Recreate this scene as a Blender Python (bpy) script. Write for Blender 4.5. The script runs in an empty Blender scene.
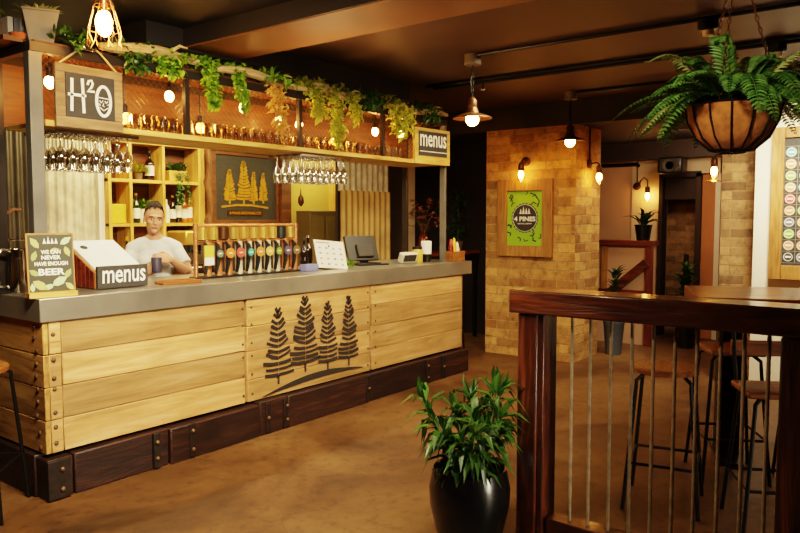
import bpy, bmesh, math, random
from mathutils import Vector, Matrix, Euler
random.seed(7)
sc = bpy.context.scene
col = sc.collection
PI = math.pi
R = math.radians
rnd = random.uniform

# ------------------------------------------------------------------ materials
def lin(h):
    h = h.lstrip('#'); o = []
    for i in (0, 2, 4):
        c = int(h[i:i+2], 16) / 255
        o.append(c / 12.92 if c <= .04045 else ((c + .055) / 1.055) ** 2.4)
    return (o[0], o[1], o[2], 1)

def nmat(name):
    m = bpy.data.materials.new(name); m.use_nodes = True
    nt = m.node_tree; b = nt.nodes['Principled BSDF']
    return m, nt, b

def N(nt, typ, **kw):
    n = nt.nodes.new(typ)
    for k, v in kw.items():
        if k in n.inputs: n.inputs[k].default_value = v
        else: setattr(n, k, v)
    return n

def L(nt, a, b): nt.links.new(a, b)

def ramp(nt, fac, stops):
    r = nt.nodes.new('ShaderNodeValToRGB'); e = r.color_ramp.elements
    e[0].position, e[0].color = stops[0]; e[1].position, e[1].color = stops[-1]
    for p, c in stops[1:-1]:
        x = e.new(p); x.color = c
    L(nt, fac, r.inputs[0]); return r

def isl_coord(nt, k=7.0):
    """object coordinates shifted per mesh island, so every board has its own figure"""
    tc = N(nt, 'ShaderNodeTexCoord'); g = N(nt, 'ShaderNodeNewGeometry')
    mul = N(nt, 'ShaderNodeMath', operation='MULTIPLY'); mul.inputs[1].default_value = k
    L(nt, g.outputs['Random Per Island'], mul.inputs[0])
    add = N(nt, 'ShaderNodeVectorMath', operation='ADD')
    L(nt, tc.outputs['Object'], add.inputs[0]); L(nt, mul.outputs[0], add.inputs[1])
    return add.outputs[0], g.outputs['Random Per Island']

def plain(name, hexc, rough=.5, metal=0., var=.25, scale=12., bump=0., spec=.5, coat=0.):
    m, nt, b = nmat(name); c = lin(hexc)
    tc = N(nt, 'ShaderNodeTexCoord')
    no = N(nt, 'ShaderNodeTexNoise', Scale=scale, Detail=5.0)
    L(nt, tc.outputs['Object'], no.inputs['Vector'])
    r = ramp(nt, no.outputs[0], [(.3, tuple(x * (1 - var) for x in c[:3]) + (1,)), (.7, tuple(min(1, x * (1 + var)) for x in c[:3]) + (1,))])
    L(nt, r.outputs[0], b.inputs['Base Color'])
    b.inputs['Roughness'].default_value = rough; b.inputs['Metallic'].default_value = metal
    b.inputs['Specular IOR Level'].default_value = spec; b.inputs['Coat Weight'].default_value = coat
    if bump:
        bp = N(nt, 'ShaderNodeBump', Strength=bump, Distance=.01)
        L(nt, no.outputs[0], bp.inputs['Height']); L(nt, bp.outputs[0], b.inputs['Normal'])
    return m

def wood(name, c1, c2, c3=None, axis='X', scale=3., stretch=9., rough=.6, isl=.35, bump=.25, knots=True, coat=0., cracks=0.):
    m, nt, b = nmat(name)
    v, ri = isl_coord(nt)
    mp = N(nt, 'ShaderNodeMapping'); s = [scale * stretch] * 3; s['XYZ'.index(axis)] = scale
    mp.inputs['Scale'].default_value = s; L(nt, v, mp.inputs['Vector'])
    n1 = N(nt, 'ShaderNodeTexNoise', Scale=1., Detail=8., Roughness=.62, Distortion=1.1); L(nt, mp.outputs[0], n1.inputs['Vector'])
    n2 = N(nt, 'ShaderNodeTexNoise', Scale=2.2, Detail=4.); L(nt, v, n2.inputs['Vector'])
    r = ramp(nt, n1.outputs[0], [(.28, lin(c1)), (.52, lin(c2)), (.74, lin(c3 or c2))])
    mx = N(nt, 'ShaderNodeMix', data_type='RGBA', blend_type='MULTIPLY'); mx.inputs['Factor'].default_value = 1
    rr = ramp(nt, n2.outputs[0], [(.25, (.7, .64, .56, 1)), (.5, (1, 1, 1, 1)), (.7, (1.06, 1.05, 1.04, 1))])
    L(nt, r.outputs[0], mx.inputs['A']); L(nt, rr.outputs[0], mx.inputs['B'])
    if cracks:
        m2 = N(nt, 'ShaderNodeMapping'); s2 = [scale * 26] * 3; s2['XYZ'.index(axis)] = scale * .9; m2.inputs['Scale'].default_value = s2; L(nt, v, m2.inputs['Vector'])
        n3 = N(nt, 'ShaderNodeTexNoise', Scale=1., Detail=3., Roughness=.5); L(nt, m2.outputs[0], n3.inputs['Vector'])
        r3 = ramp(nt, n3.outputs[0], [(.27, (.3, .22, .15, 1)), (.33, (1, 1, 1, 1))])
        mc = N(nt, 'ShaderNodeMix', data_type='RGBA', blend_type='MULTIPLY'); mc.inputs['Factor'].default_value = cracks
        L(nt, mx.outputs['Result'], mc.inputs['A']); L(nt, r3.outputs[0], mc.inputs['B']); mx = mc
    hs = N(nt, 'ShaderNodeHueSaturation')
    ma = N(nt, 'ShaderNodeMapRange'); ma.inputs['To Min'].default_value = 1 - isl; ma.inputs['To Max'].default_value = 1 + isl * .6
    L(nt, ri, ma.inputs['Value']); L(nt, ma.outputs[0], hs.inputs['Value']); L(nt, mx.outputs['Result'], hs.inputs['Color'])
    L(nt, hs.outputs[0], b.inputs['Base Color']); b.inputs['Roughness'].default_value = rough
    b.inputs['Coat Weight'].default_value = coat; b.inputs['Coat Roughness'].default_value = .12
    if bump:
        bp = N(nt, 'ShaderNodeBump', Strength=bump, Distance=.006); L(nt, n1.outputs[0], bp.inputs['Height']); L(nt, bp.outputs[0], b.inputs['Normal'])
    return m

def brick(name, c1, c2, mortar, w=.29, h=.105, bump=.7):
    m, nt, b = nmat(name)
    tc = N(nt, 'ShaderNodeTexCoord'); g = N(nt, 'ShaderNodeNewGeometry')
    sp = N(nt, 'ShaderNodeSeparateXYZ'); L(nt, tc.outputs['Object'], sp.inputs[0])
    sn = N(nt, 'ShaderNodeSeparateXYZ'); L(nt, g.outputs['True Normal'], sn.inputs[0])
    ab = N(nt, 'ShaderNodeMath', operation='ABSOLUTE'); L(nt, sn.outputs['X'], ab.inputs[0])
    gt = N(nt, 'ShaderNodeMath', operation='GREATER_THAN'); gt.inputs[1].default_value = .5; L(nt, ab.outputs[0], gt.inputs[0])
    mx = N(nt, 'ShaderNodeMix', data_type='FLOAT'); L(nt, gt.outputs[0], mx.inputs['Factor']); L(nt, sp.outputs['X'], mx.inputs['A']); L(nt, sp.outputs['Y'], mx.inputs['B'])
    cb = N(nt, 'ShaderNodeCombineXYZ'); L(nt, mx.outputs['Result'], cb.inputs[0]); L(nt, sp.outputs['Z'], cb.inputs[1])
    wob = N(nt, 'ShaderNodeTexNoise', Scale=4., Detail=3.); L(nt, tc.outputs['Object'], wob.inputs['Vector'])
    ws = N(nt, 'ShaderNodeVectorMath', operation='SCALE'); ws.inputs['Scale'].default_value = .022; L(nt, wob.outputs['Color'], ws.inputs[0])
    ad = N(nt, 'ShaderNodeVectorMath', operation='ADD'); L(nt, cb.outputs[0], ad.inputs[0]); L(nt, ws.outputs[0], ad.inputs[1])
    br = N(nt, 'ShaderNodeTexBrick', Scale=1.)
    br.inputs['Brick Width'].default_value = w; br.inputs['Row Height'].default_value = h
    br.inputs['Mortar Size'].default_value = .007; br.inputs['Mortar Smooth'].default_value = .35; br.inputs['Bias'].default_value = -.1
    br.inputs['Color1'].default_value = lin(c1); br.inputs['Color2'].default_value = lin(c2); br.inputs['Mortar'].default_value = lin(mortar)
    L(nt, ad.outputs[0], br.inputs['Vector'])
    n = N(nt, 'ShaderNodeTexNoise', Scale=9., Detail=10., Roughness=.78); L(nt, tc.outputs['Object'], n.inputs['Vector'])
    r = ramp(nt, n.outputs[0], [(.34, (.45, .4, .34, 1)), (.48, (1, .98, .95, 1)), (.68, (1.4, 1.36, 1.3, 1))])
    mu = N(nt, 'ShaderNodeMix', data_type='RGBA', blend_type='MULTIPLY'); mu.inputs['Factor'].default_value = 1
    L(nt, br.outputs['Color'], mu.inputs['A']); L(nt, r.outputs[0], mu.inputs['B'])
    L(nt, mu.outputs['Result'], b.inputs['Base Color']); b.inputs['Roughness'].default_value = .85
    su = N(nt, 'ShaderNodeMath', operation='MULTIPLY_ADD'); su.inputs[1].default_value = -1.2; L(nt, br.outputs['Fac'], su.inputs[0]); L(nt, n.outputs[0], su.inputs[2])
    bp = N(nt, 'ShaderNodeBump', Strength=bump, Distance=.012); L(nt, su.outputs[0], bp.inputs['Height']); L(nt, bp.outputs[0], b.inputs['Normal'])
    return m

def leafmat(name, c1, c2, trans=.35, rough=.45):
    m, nt, b = nmat(name)
    g = N(nt, 'ShaderNodeNewGeometry'); r = ramp(nt, g.outputs['Random Per Island'], [(0, lin(c1)), (1, lin(c2))])
    tc = N(nt, 'ShaderNodeTexCoord'); n = N(nt, 'ShaderNodeTexNoise', Scale=3.); L(nt, tc.outputs['Object'], n.inputs['Vector'])
    hs = N(nt, 'ShaderNodeHueSaturation'); ma = N(nt, 'ShaderNodeMapRange'); ma.inputs['To Min'].default_value = .6; ma.inputs['To Max'].default_value = 1.4
    L(nt, n.outputs[0], ma.inputs['Value']); L(nt, ma.outputs[0], hs.inputs['Value']); L(nt, r.outputs[0], hs.inputs['Color'])
    L(nt, hs.outputs[0], b.inputs['Base Color']); b.inputs['Roughness'].default_value = rough
    t = N(nt, 'ShaderNodeBsdfTranslucent'); L(nt, hs.outputs[0], t.inputs[0])
    mx = N(nt, 'ShaderNodeMixShader'); mx.inputs[0].default_value = trans
    L(nt, b.outputs[0], mx.inputs[1]); L(nt, t.outputs[0], mx.inputs[2]); L(nt, mx.outputs[0], nt.nodes['Material Output'].inputs['Surface'])
    return m

def glassmat(name, tint='#ffffff', gloss=.12, edge=.7, rough=.03):
    m, nt, b = nmat(name); nt.nodes.remove(b)
    t = N(nt, 'ShaderNodeBsdfTransparent'); t.inputs[0].default_value = lin(tint)
    gl = N(nt, 'ShaderNodeBsdfGlossy'); gl.inputs['Roughness'].default_value = rough
    lw = N(nt, 'ShaderNodeLayerWeight', Blend=.35); ma = N(nt, 'ShaderNodeMapRange')
    ma.inputs['To Min'].default_value = gloss; ma.inputs['To Max'].default_value = edge
    L(nt, lw.outputs['Facing'], ma.inputs['Value'])
    mx = N(nt, 'ShaderNodeMixShader'); L(nt, ma.outputs[0], mx.inputs[0]); L(nt, t.outputs[0], mx.inputs[1]); L(nt, gl.outputs[0], mx.inputs[2])
    L(nt, mx.outputs[0], nt.nodes['Material Output'].inputs['Surface'])
    return m

def emit(name, rgb, s, base='#ffd9a0'):
    m, nt, b = nmat(name)
    b.inputs['Base Color'].default_value = lin(base)
    b.inputs['Emission Color'].default_value = (*rgb, 1); b.inputs['Emission Strength'].default_value = s
    return m

M = {}
M['plank'] = wood('weathered pine planks', '#94703e', '#c2925a', '#dab280', 'X', 1.2, 12, .6, .42, .4, cracks=.85)
M['plank_end'] = wood('weathered pine end planks', '#6e4a22', '#b08244', '#d0a260', 'Y', 1.6, 9, .6, .4, .35, cracks=.8)
M['sleeper'] = wood('dark railway sleeper timber', '#0e0806', '#2a150d', '#47281a', 'X', 2.4, 8, .5, .5, .8)
M['sleeper_y'] = wood('dark varnished rail timber', '#200b04', '#54240f', '#86421e', 'Y', 2.4, 8, .34, .3, .9, coat=.4)
M['sleeper_z'] = wood('dark varnished post timber', '#190904', '#48200f', '#7c3e22', 'Z', 2.2, 9, .34, .3, 1., coat=.3)
M['shelfwood'] = wood('honey pine', '#a8782c', '#d9aa55', '#ecc878', 'X', 2, 9, .55, .18, .12)
M['shelfwood_z'] = wood('honey pine uprights', '#a8782c', '#d9aa55', '#ecc878', 'Z', 2, 9, .55, .18, .12)
M['oakframe'] = wood('oak frame timber', '#7a4f20', '#b27c3c', '#c8975a', 'Z', 2, 9, .55, .2, .15)
M['orangeply'] = wood('warm stained plywood', '#3c200e', '#663a18', '#824c22', 'X', 2, 7, .6, .1, .1)
M['crate'] = wood('reclaimed crate timber', '#5d4630', '#8e704c', '#a98c66', 'X', 3, 7, .7, .3, .3)
M['redwood'] = wood('red stained timber', '#3a120a', '#6e2a18', '#8a3d22', 'Y', 2, 8, .4, .2, .15, coat=.3)
M['redwood_z'] = wood('red stained post timber', '#3a120a', '#6e2a18', '#8a3d22', 'Z', 2, 8, .4, .2, .15, coat=.3)
M['tabletop'] = wood('glossy bar table timber', '#4a1c08', '#8e4214', '#b86424', 'Y', 2, 7, .32, .2, .3, coat=.3)
M['seatwood'] = wood('stool seat timber', '#5a3014', '#95592a', '#b47842', 'X', 4, 7, .4, .1, .15)
M['drift'] = wood('pale driftwood', '#8a6a40', '#c8a670', '#e2c696', 'X', 4, 6, .75, .1, .5)
M['steel'] = plain('brushed stainless steel', '#b8b0a0', .3, .78, .25, 2.2)
M['steel2'] = plain('polished stainless steel', '#c8c2b6', .16, 1., .1, 5)
M['post'] = plain('grey painted steel post', '#6e6a62', .5, .35, .15, 8)
M['darkframe'] = plain('dark steel frame', '#342c26', .45, .5, .2, 8)
M['black'] = plain('black powdercoated metal', '#14120f', .4, .5, .2, 20)
M['blackplastic'] = plain('black plastic', '#131313', .4, 0, .2, 20)
M['rebar'] = plain('grey steel rebar', '#a8947a', .5, .1, .3, 20, .1)
M['copper'] = plain('copper pipe', '#e09a68', .25, .75, .12, 6)
M['brass'] = plain('brass', '#e2b65c', .25, .7, .12, 6)
M['bronze'] = plain('aged bronze', '#5a3a22', .4, .7, .25, 14)
M['gold'] = plain('gold painted cut metal', '#d8a63a', .35, .6, .2, 30)
M['iron'] = plain('rusty bolt iron', '#6a5038', .55, .6, .4, 30)
M['galv'] = plain('galvanised corrugated iron', '#d6ccb6', .5, .25, .3, 9)
M['galvdark'] = plain('dark corrugated iron', '#5b5348', .45, .6, .3, 5)
M['rustiron'] = plain('tan corrugated iron', '#c4a468', .5, .3, .25, 4)
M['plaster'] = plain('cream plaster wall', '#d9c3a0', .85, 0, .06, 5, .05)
M['whitewall'] = plain('white painted wall', '#efe4cc', .8, 0, .04, 5, .04)
M['pinkwall'] = plain('warm plaster wall', '#c49a76', .85, 0, .06, 4, .04)
M['rustwall'] = plain('ochre wall', '#c07c4c', .85, 0, .1, 4, .04)
M['darkwall'] = plain('dark brown wall', '#2c1c12', .8, 0, .2, 4, .05)
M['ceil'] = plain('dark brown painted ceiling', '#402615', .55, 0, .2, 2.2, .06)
M['beam'] = plain('ceiling beam glow tone', '#7c4a24', .5, 0, .2, 2.2, .05)  # lighter than the ceiling: warm light on the underside painted into the colour
M['ceilshade'] = plain('near black ceiling shade', '#0b0604', .6, 0, .2, 3, .05)  # shade of the ceiling above the bar painted in as near black
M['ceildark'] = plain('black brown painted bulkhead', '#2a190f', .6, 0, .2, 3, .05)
M['yellowwall'] = plain('mustard lit kitchen wall', '#b89a48', .8, 0, .08, 3)
M['brick'] = brick('sandstone brick', '#d2a05c', '#8c5a2c', '#b4925e', .29, .098, 1.)
M['brick2'] = brick('rough grey brown brick', '#b08a5c', '#6a4c30', '#9c8058', .25, .085, 1.)
M['white'] = plain('white card', '#f4f0e4', .7, 0, .03, 10)
M['chalkwhite'] = plain('white chalk paint', '#fbf8ee', .8, 0, .03, 40)
M['slate'] = plain('charcoal chalkboard', '#33302b', .7, 0, .2, 30)
M['muralblack'] = plain('black stencil paint', '#221c16', .75, 0, .3, 60)
M['bulb'] = emit('warm filament bulb', (1, .45, .1), 75)
M['bulbsmall'] = emit('small warm bulb', (1, .45, .1), 130)
M['rope'] = plain('jute rope', '#c9a873', .9, 0, .2, 60)
M['leafA'] = leafmat('bright trailing leaves', '#3a7418', '#a0c032')
M['leafB'] = leafmat('deep green leaves', '#14330f', '#4a7428', .25, .35)
M['leafC'] = leafmat('dried straw leaves', '#a8742a', '#d8ac54', .3, .7)
M['leafD'] = leafmat('yellow green leaves', '#86982a', '#cdc648', .45)
M['fernleaf'] = leafmat('fern fronds', '#22501c', '#6a9440', .35, .5)
M['fernpale'] = leafmat('pale fern fronds', '#869a48', '#c4c884', .4, .5)
M['darkleaf'] = leafmat('dark green leaves', '#0f2410', '#2d4c22', .2, .4)  # dark leaf greens for the far room plants
M['stem'] = plain('plant stem', '#5a6a2c', .7, 0, .2, 20)
M['soil'] = plain('potting soil', '#1e140c', .95, 0, .3, 40, .5)
M['blackpot'] = plain('black glazed ceramic', '#0f0f0e', .22, 0, .15, 6, 0, .6)
M['greypot'] = plain('grey zinc planter', '#7d7468', .6, .2, .15, 9, .1)
M['brownpot'] = plain('brown clay pot', '#6d5640', .8, 0, .2, 9, .1)
M['terracotta'] = plain('terracotta', '#b0552a', .8, 0, .15, 9)
M['coco'] = plain('coconut fibre liner', '#a8642e', .95, 0, .3, 26, .5)
M['glass'] = glassmat('clear glass', '#f6efe0', .38, .97)
M['glasstumbler'] = glassmat('clear tumbler glass', '#eadcc2', .14, .8)
M['lampglass'] = glassmat('clear lamp glass', '#fff2d8', .05, .5)
M['greenglass'] = plain('dark green bottle glass', '#1c2c12', .1, 0, .2, 5, 0, .6)
M['brownglass'] = plain('dark brown bottle glass', '#1d0f08', .1, 0, .2, 5, 0, .6)
M['amberglass'] = plain('amber bottle glass', '#a8621c', .12, 0, .2, 5, 0, .6)
M['skin'] = plain('skin', '#c78e6c', .5, 0, .06, 6)
M['hair'] = plain('dark brown hair', '#1a0f08', .85, 0, .3, 60, .3)
M['shirt'] = plain('pale grey cotton', '#d2d0cc', .9, 0, .06, 14, .15)
M['jeans'] = plain('dark denim', '#22242c', .9, 0, .15, 30, .1)
M['eyewhite'] = plain('eye white', '#e8ddd0', .4)
M['iris'] = plain('dark iris', '#2a1a12', .3)
M['lip'] = plain('lips', '#a65c4c', .5)
M['strap'] = plain('dark iron strap', '#241a14', .6, .4, .4, 30, .2)
M['knobwood'] = wood('dark knobbly branch', '#2e1a0c', '#6a4220', '#8e6234', 'Z', 4, 6, .8, .1, .5)
M['creamcol'] = plain('cream enamel column', '#e0d4b8', .3, .1, .08, 10)
M['coppercol'] = plain('satin copper column', '#cc8452', .35, .4, .1, 10)
M['purple'] = plain('dusky purple tumbler', '#4e4a60', .35, .2)
def C(h, r=.5): 
    k = 'c' + h
    if k not in M: M[k] = plain('colour ' + h, h, r, 0, .06, 20)
    return M[k]

# floor: worn polished concrete
def floor_mat():
    m, nt, b = nmat('stained polished concrete')
    tc = N(nt, 'ShaderNodeTexCoord')
    n1 = N(nt, 'ShaderNodeTexNoise', Scale=1.1, Detail=9., Roughness=.62, Distortion=.6); L(nt, tc.outputs['Object'], n1.inputs['Vector'])
    n2 = N(nt, 'ShaderNodeTexNoise', Scale=13., Detail=6., Roughness=.7); L(nt, tc.outputs['Object'], n2.inputs['Vector'])
    r1 = ramp(nt, n1.outputs[0], [(.3, lin('#301d0c')), (.47, lin('#5f3f21')), (.72, lin('#805e36'))])
    r2 = ramp(nt, n2.outputs[0], [(.34, (.45, .38, .3, 1)), (.47, (.95, .95, .95, 1)), (.7, (1.15, 1.12, 1.08, 1))])
    mx = N(nt, 'ShaderNodeMix', data_type='RGBA', blend_type='MULTIPLY'); mx.inputs['Factor'].default_value = .8
    L(nt, r1.outputs[0], mx.inputs['A']); L(nt, r2.outputs[0], mx.inputs['B'])
    vo = N(nt, 'ShaderNodeTexVoronoi', feature='DISTANCE_TO_EDGE', Scale=.55)
    ds = N(nt, 'ShaderNodeVectorMath', operation='MULTIPLY_ADD'); ds.inputs[1].default_value = (.9, .9, .9); L(nt, n1.outputs['Color'], ds.inputs[0]); L(nt, tc.outputs['Object'], ds.inputs[2])
    L(nt, ds.outputs[0], vo.inputs['Vector'])
    cr = ramp(nt, vo.outputs['Distance'], [(.0, (.55, .5, .45, 1)), (.006, (1, 1, 1, 1))])
    m2 = N(nt, 'ShaderNodeMix', data_type='RGBA', blend_type='MULTIPLY'); m2.inputs['Factor'].default_value = .6
    L(nt, mx.outputs['Result'], m2.inputs['A']); L(nt, cr.outputs[0], m2.inputs['B'])
    L(nt, m2.outputs['Result'], b.inputs['Base Color'])
    rr = N(nt, 'ShaderNodeMapRange'); rr.inputs['To Min'].default_value = .38; rr.inputs['To Max'].default_value = .62
    L(nt, n1.outputs[0], rr.inputs['Value']); L(nt, rr.outputs[0], b.inputs['Roughness'])
    bp = N(nt, 'ShaderNodeBump', Strength=.12, Distance=.01); L(nt, n2.outputs[0], bp.inputs['Height']); L(nt, bp.outputs[0], b.inputs['Normal'])
    return m
M['floor'] = floor_mat()

# ------------------------------------------------------------------ mesh builder
class MB:
    def __init__(s): s.v = []; s.f = []; s.mi = []; s.m = 0; s.T = None
    def add(s, vs, fs):
        o = len(s.v)
        if s.T is not None: vs = [s.T @ Vector(p) for p in vs]
        s.v += [tuple(p) for p in vs]
        for q in fs: s.f.append([i + o for i in q]); s.mi.append(s.m)
        return s
    def box(s, x0, y0, z0, x1, y1, z1):
        x0, x1 = sorted((x0, x1)); y0, y1 = sorted((y0, y1)); z0, z1 = sorted((z0, z1))
        return s.add([(x0,y0,z0),(x1,y0,z0),(x1,y1,z0),(x0,y1,z0),(x0,y0,z1),(x1,y0,z1),(x1,y1,z1),(x0,y1,z1)],
              [(0,3,2,1),(4,5,6,7),(0,1,5,4),(1,2,6,5),(2,3,7,6),(3,0,4,7)])
    def cbox(s, c, d, rot=None):
        x, y, z = (k / 2 for k in d); c = Vector(c)
        rm = rot if rot is not None else Matrix.Identity(3)
        vs = [c + rm @ Vector(p) for p in [(-x,-y,-z),(x,-y,-z),(x,y,-z),(-x,y,-z),(-x,-y,z),(x,-y,z),(x,y,z),(-x,y,z)]]
        return s.add(vs, [(0,3,2,1),(4,5,6,7),(0,1,5,4),(1,2,6,5),(2,3,7,6),(3,0,4,7)])
    def bar(s, p, q, w, h=None):
        p, q = Vector(p), Vector(q); d = (q - p); ln = d.length; d.normalize()
        up = Vector((0,0,1)) if abs(d.z) < .95 else Vector((0,1,0))
        a = d.cross(up).normalized(); b = a.cross(d).normalized()
        rm = Matrix((d, a, b)).transposed()
        return s.cbox((p + q) / 2, (ln, w, h or w), rm)
    def tube(s, pts, r, n=8, caps=True, closed=False):
        pts = [Vector(p) for p in pts]; k = len(pts)
        rs = r if isinstance(r, (list, tuple)) else [r] * k
        vs = []; fs = []; pa = None
        for i, p in enumerate(pts):
            if closed: d = pts[(i+1) % k] - pts[i-1]
            else: d = pts[min(i+1, k-1)] - pts[max(i-1, 0)]
            d.normalize()
            if pa is None:
                t = Vector((0,0,1)) if abs(d.z) < .9 else Vector((1,0,0)); pa = d.cross(t).normalized()
            else:
                pa = pa - d * pa.dot(d)
                if pa.length < 1e-6: pa = d.orthogonal()
                pa.normalize()
            b = d.cross(pa)
            for j in range(n):
                an = 2 * PI * j / n; vs.append(p + (pa * math.cos(an) + b * math.sin(an)) * rs[i])
        rng = k if closed else k - 1
        for i in range(rng):
            for j in range(n):
                a0 = i * n + j; a1 = i * n + (j+1) % n; b0 = ((i+1) % k) * n + j; b1 = ((i+1) % k) * n + (j+1) % n
                fs.append((a0, a1, b1, b0))
        if caps and not closed:
            fs.append(tuple(range(n))[::-1]); fs.append(tuple(range((k-1)*n, k*n)))
        return s.add(vs, fs)
    def lathe(s, prof, c=(0,0,0), n=20, ax=None, cap=True):
        """prof: (radius, height) from bottom to top about local z; ax = direction of the axis"""
        c = Vector(c); rm = Matrix.Identity(3)
        if ax is not None: rm = Vector((0,0,1)).rotation_difference(Vector(ax).normalized()).to_matrix()
        vs = []; fs = []
        for r, h in prof:
            for j in range(n):
                an = 2 * PI * j / n; vs.append(c + rm @ Vector((r * math.cos(an), r * math.sin(an), h)))
        for i in range(len(prof) - 1):
            for j in range(n): fs.append((i*n+j, i*n+(j+1) % n, (i+1)*n+(j+1) % n, (i+1)*n+j))
        if cap:
            if prof[0][0] > 1e-5: fs.append(tuple(range(n))[::-1])
            if prof[-1][0] > 1e-5: fs.append(tuple(range((len(prof)-1)*n, len(prof)*n)))
        return s.add(vs, fs)
    def ell(s, c, r, nu=14, nv=9, rot=None):
        c = Vector(c); r = (r, r, r) if not isinstance(r, (tuple, list)) else r
        rm = rot if rot is not None else Matrix.Identity(3)
        vs = [c + rm @ Vector((0,0,-r[2]))]; fs = []
        for i in range(1, nv):
            ph = -PI/2 + PI * i / nv
            for j in range(nu):
                an = 2*PI*j/nu; vs.append(c + rm @ Vector((r[0]*math.cos(ph)*math.cos(an), r[1]*math.cos(ph)*math.sin(an), r[2]*math.sin(ph))))
        vs.append(c + rm @ Vector((0,0,r[2]))); top = len(vs) - 1
        for j in range(nu):
            fs.append((0, 1+(j+1) % nu, 1+j)); fs.append((top, 1+(nv-2)*nu+j, 1+(nv-2)*nu+(j+1) % nu))
        for i in range(nv-2):
            for j in range(nu): fs.append((1+i*nu+j, 1+i*nu+(j+1) % nu, 1+(i+1)*nu+(j+1) % nu, 1+(i+1)*nu+j))
        return s.add(vs, fs)
    def flat(s, pts, fr, th=.002):
        """2-D polygon in a frame (origin, ux, uy, n) extruded by th along n"""
        o, ux, uy, n = fr; k = len(pts)
        vs = [o + ux*a + uy*b for a, b in pts] + [o + ux*a + uy*b + n*th for a, b in pts]
        fs = [tuple(range(k))[::-1], tuple(range(k, 2*k))] + [(i, (i+1) % k, k+(i+1) % k, k+i) for i in range(k)]
        return s.add(vs, fs)
    def stroke(s, pts, w, fr, th=.003):
        """painted stroke: a flat ribbon along 2-D points with round-ish ends"""
        P = [Vector(p) for p in pts]; l = []; r = []
        for i, p in enumerate(P):
            d = (P[min(i+1, len(P)-1)] - P[max(i-1, 0)]).normalized(); nn = Vector((-d.y, d.x)) * w / 2
            l.append(p + nn); r.append(p - nn)
        o, ux, uy, n = fr; k = len(P)
        vs = []
        for h in (0, th):
            vs += [o + ux*a.x + uy*a.y + n*h for a in l] + [o + ux*a.x + uy*a.y + n*h for a in r]
        fs = []
        for i in range(k-1):
            fs.append((2*k+i, 2*k+k+i, 2*k+k+i+1, 2*k+i+1)); fs.append((i, i+1, 2*k+i+1, 2*k+i)); fs.append((k+i, 2*k+k+i, 2*k+k+i+1, k+i+1))
        return s.add(vs, fs)
    def text(s, t, h, fr, width=None, th=.003, bold=0., center=True, shear=0.):
        """lettering h high in the frame, squeezed to width, centred on the origin"""
        cu = bpy.data.curves.new('lettering', 'FONT'); cu.body = t; cu.size = 1; cu.resolution_u = 3
        cu.offset = bold; cu.shear = shear
        ob = bpy.data.objects.new('lettering', cu); col.objects.link(ob)
        dg = bpy.context.evaluated_depsgraph_get(); me = bpy.data.meshes.new_from_object(ob.evaluated_get(dg))
        vs = [v.co.copy() for v in me.vertices]; fs = [tuple(p.vertices) for p in me.polygons]
        bpy.data.objects.remove(ob); bpy.data.curves.remove(cu); bpy.data.meshes.remove(me)
        if not vs: return s
        x0 = min(v.x for v in vs); x1 = max(v.x for v in vs); y0 = min(v.y for v in vs); y1 = max(v.y for v in vs)
        sy = h / (y1 - y0); sx = (width / (x1 - x0)) if width else sy
        o, ux, uy, n = fr
        cx = (x0 + x1) / 2 if center else x0; cy = (y0 + y1) / 2 if center else y0
        return s.add([o + ux*(v.x-cx)*sx + uy*(v.y-cy)*sy + n*th for v in vs], fs)
    def leaf(s, p, d, up, ln, w, curl=.25):
        p = Vector(p); d = Vector(d).normalized(); up = Vector(up)
        a = d.cross(up)
        if a.length < 1e-4: a = d.orthogonal()
        a.normalize(); u = a.cross(d).normalized()
        m1 = p + d*ln*.3 + u*ln*curl*.25; m2 = p + d*ln*.68 + u*ln*curl*.2; t = p + d*ln - u*ln*curl*.35
        fo = u * w * .18
        return s.add([p, m1 + a*w*.5 + fo, m1 - a*w*.5 + fo, m2 + a*w*.38 + fo, m2 - a*w*.38 + fo, t, m1, m2],
              [(0, 6, 1), (0, 2, 6), (6, 7, 3, 1), (6, 2, 4, 7), (7, 5, 3), (7, 4, 5)])
    def build(s, name, mats, parent=None, loc=None, smooth=True, bevel=0., sharp=38, fixn=True):
        me = bpy.data.meshes.new(name); me.from_pydata(s.v, [], s.f)
        if not isinstance(mats, (list, tuple)): mats = [mats]
        for m in mats: me.materials.append(M[m] if isinstance(m, str) else m)
        if len(mats) > 1: me.polygons.foreach_set('material_index', s.mi)
        if fixn:
            bm = bmesh.new(); bm.from_mesh(me); bmesh.ops.recalc_face_normals(bm, faces=bm.faces[:]); bm.to_mesh(me); bm.free()
        if smooth:
            me.polygons.foreach_set('use_smooth', [True] * len(me.polygons)); me.set_sharp_from_angle(angle=R(sharp))
        me.update()
        o = bpy.data.objects.new(name, me); col.objects.link(o)
        if parent: o.parent = parent
        if loc: o.location = loc
        if bevel:
            b = o.modifiers.new('bevel', 'BEVEL'); b.width = bevel; b.segments = 2; b.limit_method = 'ANGLE'; b.angle_limit = R(50)
        return o

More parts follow.
